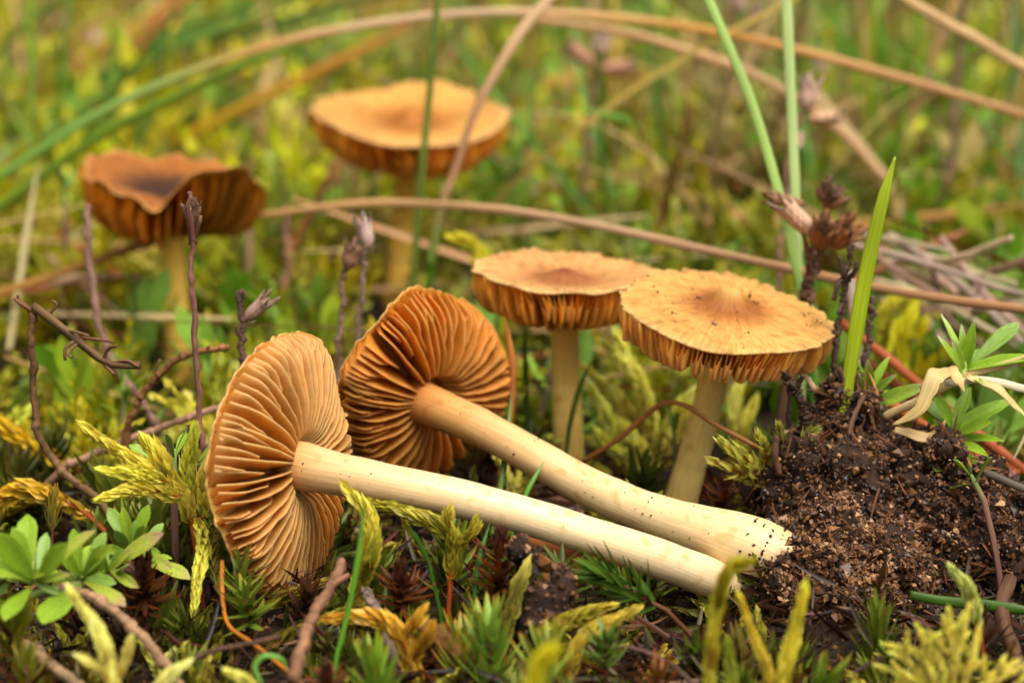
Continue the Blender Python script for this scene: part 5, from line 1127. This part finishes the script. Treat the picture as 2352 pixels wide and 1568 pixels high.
x, y = field(900, .335, .80, .26, .03); p1 = patch(x, y, 28, 51); keep = (p1 + .45 * np.clip(x / (y * .2), -1, 1) > .05) & ~hold(x, y) & clear_of_stems(x, y, .02, .09); x, y = x[keep], y[keep]
g = scatter(sp_t, np.stack([x, y, ground_z(x, y) + .001], -1), RNG.uniform(.7, 1.15, len(x)), mixcol([lin(125, 172, 38), lin(155, 192, 72), lin(145, 182, 78), lin(168, 188, 42)], len(x), [3, 2, 2, 2]), Geo(), .25)
stuff('far_herbs', g, M_MOSSFAR, 'blurred patches of small green herbs in the moss', 'plants')
# far grass and straw
def strip(gg, L, w, bend):
    t = np.linspace(0, 1, 8); a = bend * t
    zc = np.cumsum(np.cos(a)) / 8 * L; xc = np.cumsum(np.sin(a)) / 8 * L
    zc -= zc[0]; xc -= xc[0]; ww = w * .5 * np.interp(t, [0, .2, .7, 1], [.8, 1, .8, .05])
    V = np.stack([np.stack([xc, -ww, zc], -1), np.stack([xc + .15 * w, 0 * ww, zc], -1), np.stack([xc, ww, zc], -1)], 1).reshape(-1, 3)
    gg.add(V, grid_q(8, 3), None, np.repeat(np.clip(np.linspace(.8, 1.15, 8), 0, 2)[:, None] * np.ones((8, 3)), 3, axis=0))
gr_t = [template(strip, L, .0012, b) for L, b in [(.06, .5), (.08, 1.0), (.05, 1.4), (.07, 1.8), (.09, .7), (.06, 2.2)]]
x, y = field(2600, .45, 1.9, .27, .05, 1.4); p1 = patch(x, y, 14, 61); keep = RNG.random(len(x)) < np.where(p1 > 0, .95, .3); x, y = x[keep], y[keep]
g = scatter(gr_t, np.stack([x, y, ground_z(x, y)], -1), RNG.uniform(.7, 1.4, len(x)), mixcol([lin(95, 145, 55), lin(120, 160, 80), lin(130, 155, 50), lin(185, 150, 100), lin(200, 165, 80), lin(150, 115, 75)], len(x), [2, 2, 2, 3, 2, 1.5]), Geo(), .35)
stuff('far_grass', g, M_MOSSFAR, 'blurred thin grass of the meadow behind', 'grass')
x, y = field(1500, .36, 1.8, .27, .05, 1.2); keep = clear_of_stems(x, y, .012, .1) | (y > .5); x, y = x[keep], y[keep]
k = len(x); az = RNG.uniform(0, 6.28, k); el = RNG.normal(.12, .16, k); L = RNG.uniform(.025, .075, k)
yy = np.stack([np.cos(az) * np.cos(el), np.sin(az) * np.cos(el), np.sin(el)], -1); xx = nrm(np.cross(yy, np.array([0, 0, 1.0]) + RNG.normal(0, .4, (k, 3)))); zz = np.cross(xx, yy)
stt = leaf_tpl([(0, .5), (.3, .6), (.6, .6), (1, .2)], 3, .5, .0); V = stt[0].copy(); V[:, 2] = V[:, 2] + 0
M = np.stack([xx * .0010, yy * L[:, None], zz * .0010], -1)
V[:, 2] = V[:, 2]
g = inst(V, stt[1], stt[2], stt[3], M, np.stack([x, y, ground_z(x, y) + RNG.uniform(.003, .014, k)], -1), mixcol([lin(190, 150, 100), lin(165, 125, 80), lin(140, 105, 80), lin(205, 175, 130), lin(150, 85, 45), lin(185, 160, 70)], k, [3, 2, 2, 2, 1.3, 1.5]), Geo())
stuff('dry_grass', g, M_MOSSFAR, 'blurred dead straw lying over the moss behind', 'dry grass')

x, y = field(420, .35, 1.1, .26, .03); keep = clear_of_stems(x, y, .012, .12); x, y = x[keep], y[keep]; k = len(x); g = Geo()
dst = [template(strip, L, .0009, b) for L, b in [(.03, .2), (.045, .4), (.035, -.3), (.05, .15)]]
g = scatter(dst, np.stack([x, y, ground_z(x, y)], -1), RNG.uniform(.6, 1.1, k), mixcol([lin(120, 95, 80), lin(95, 72, 58), lin(150, 120, 95), lin(170, 130, 80)], k), g, .3)
stuff('dry_stems', g, M_MOSSFAR, 'blurred thin dry brown stems standing in the moss', 'dry stems')
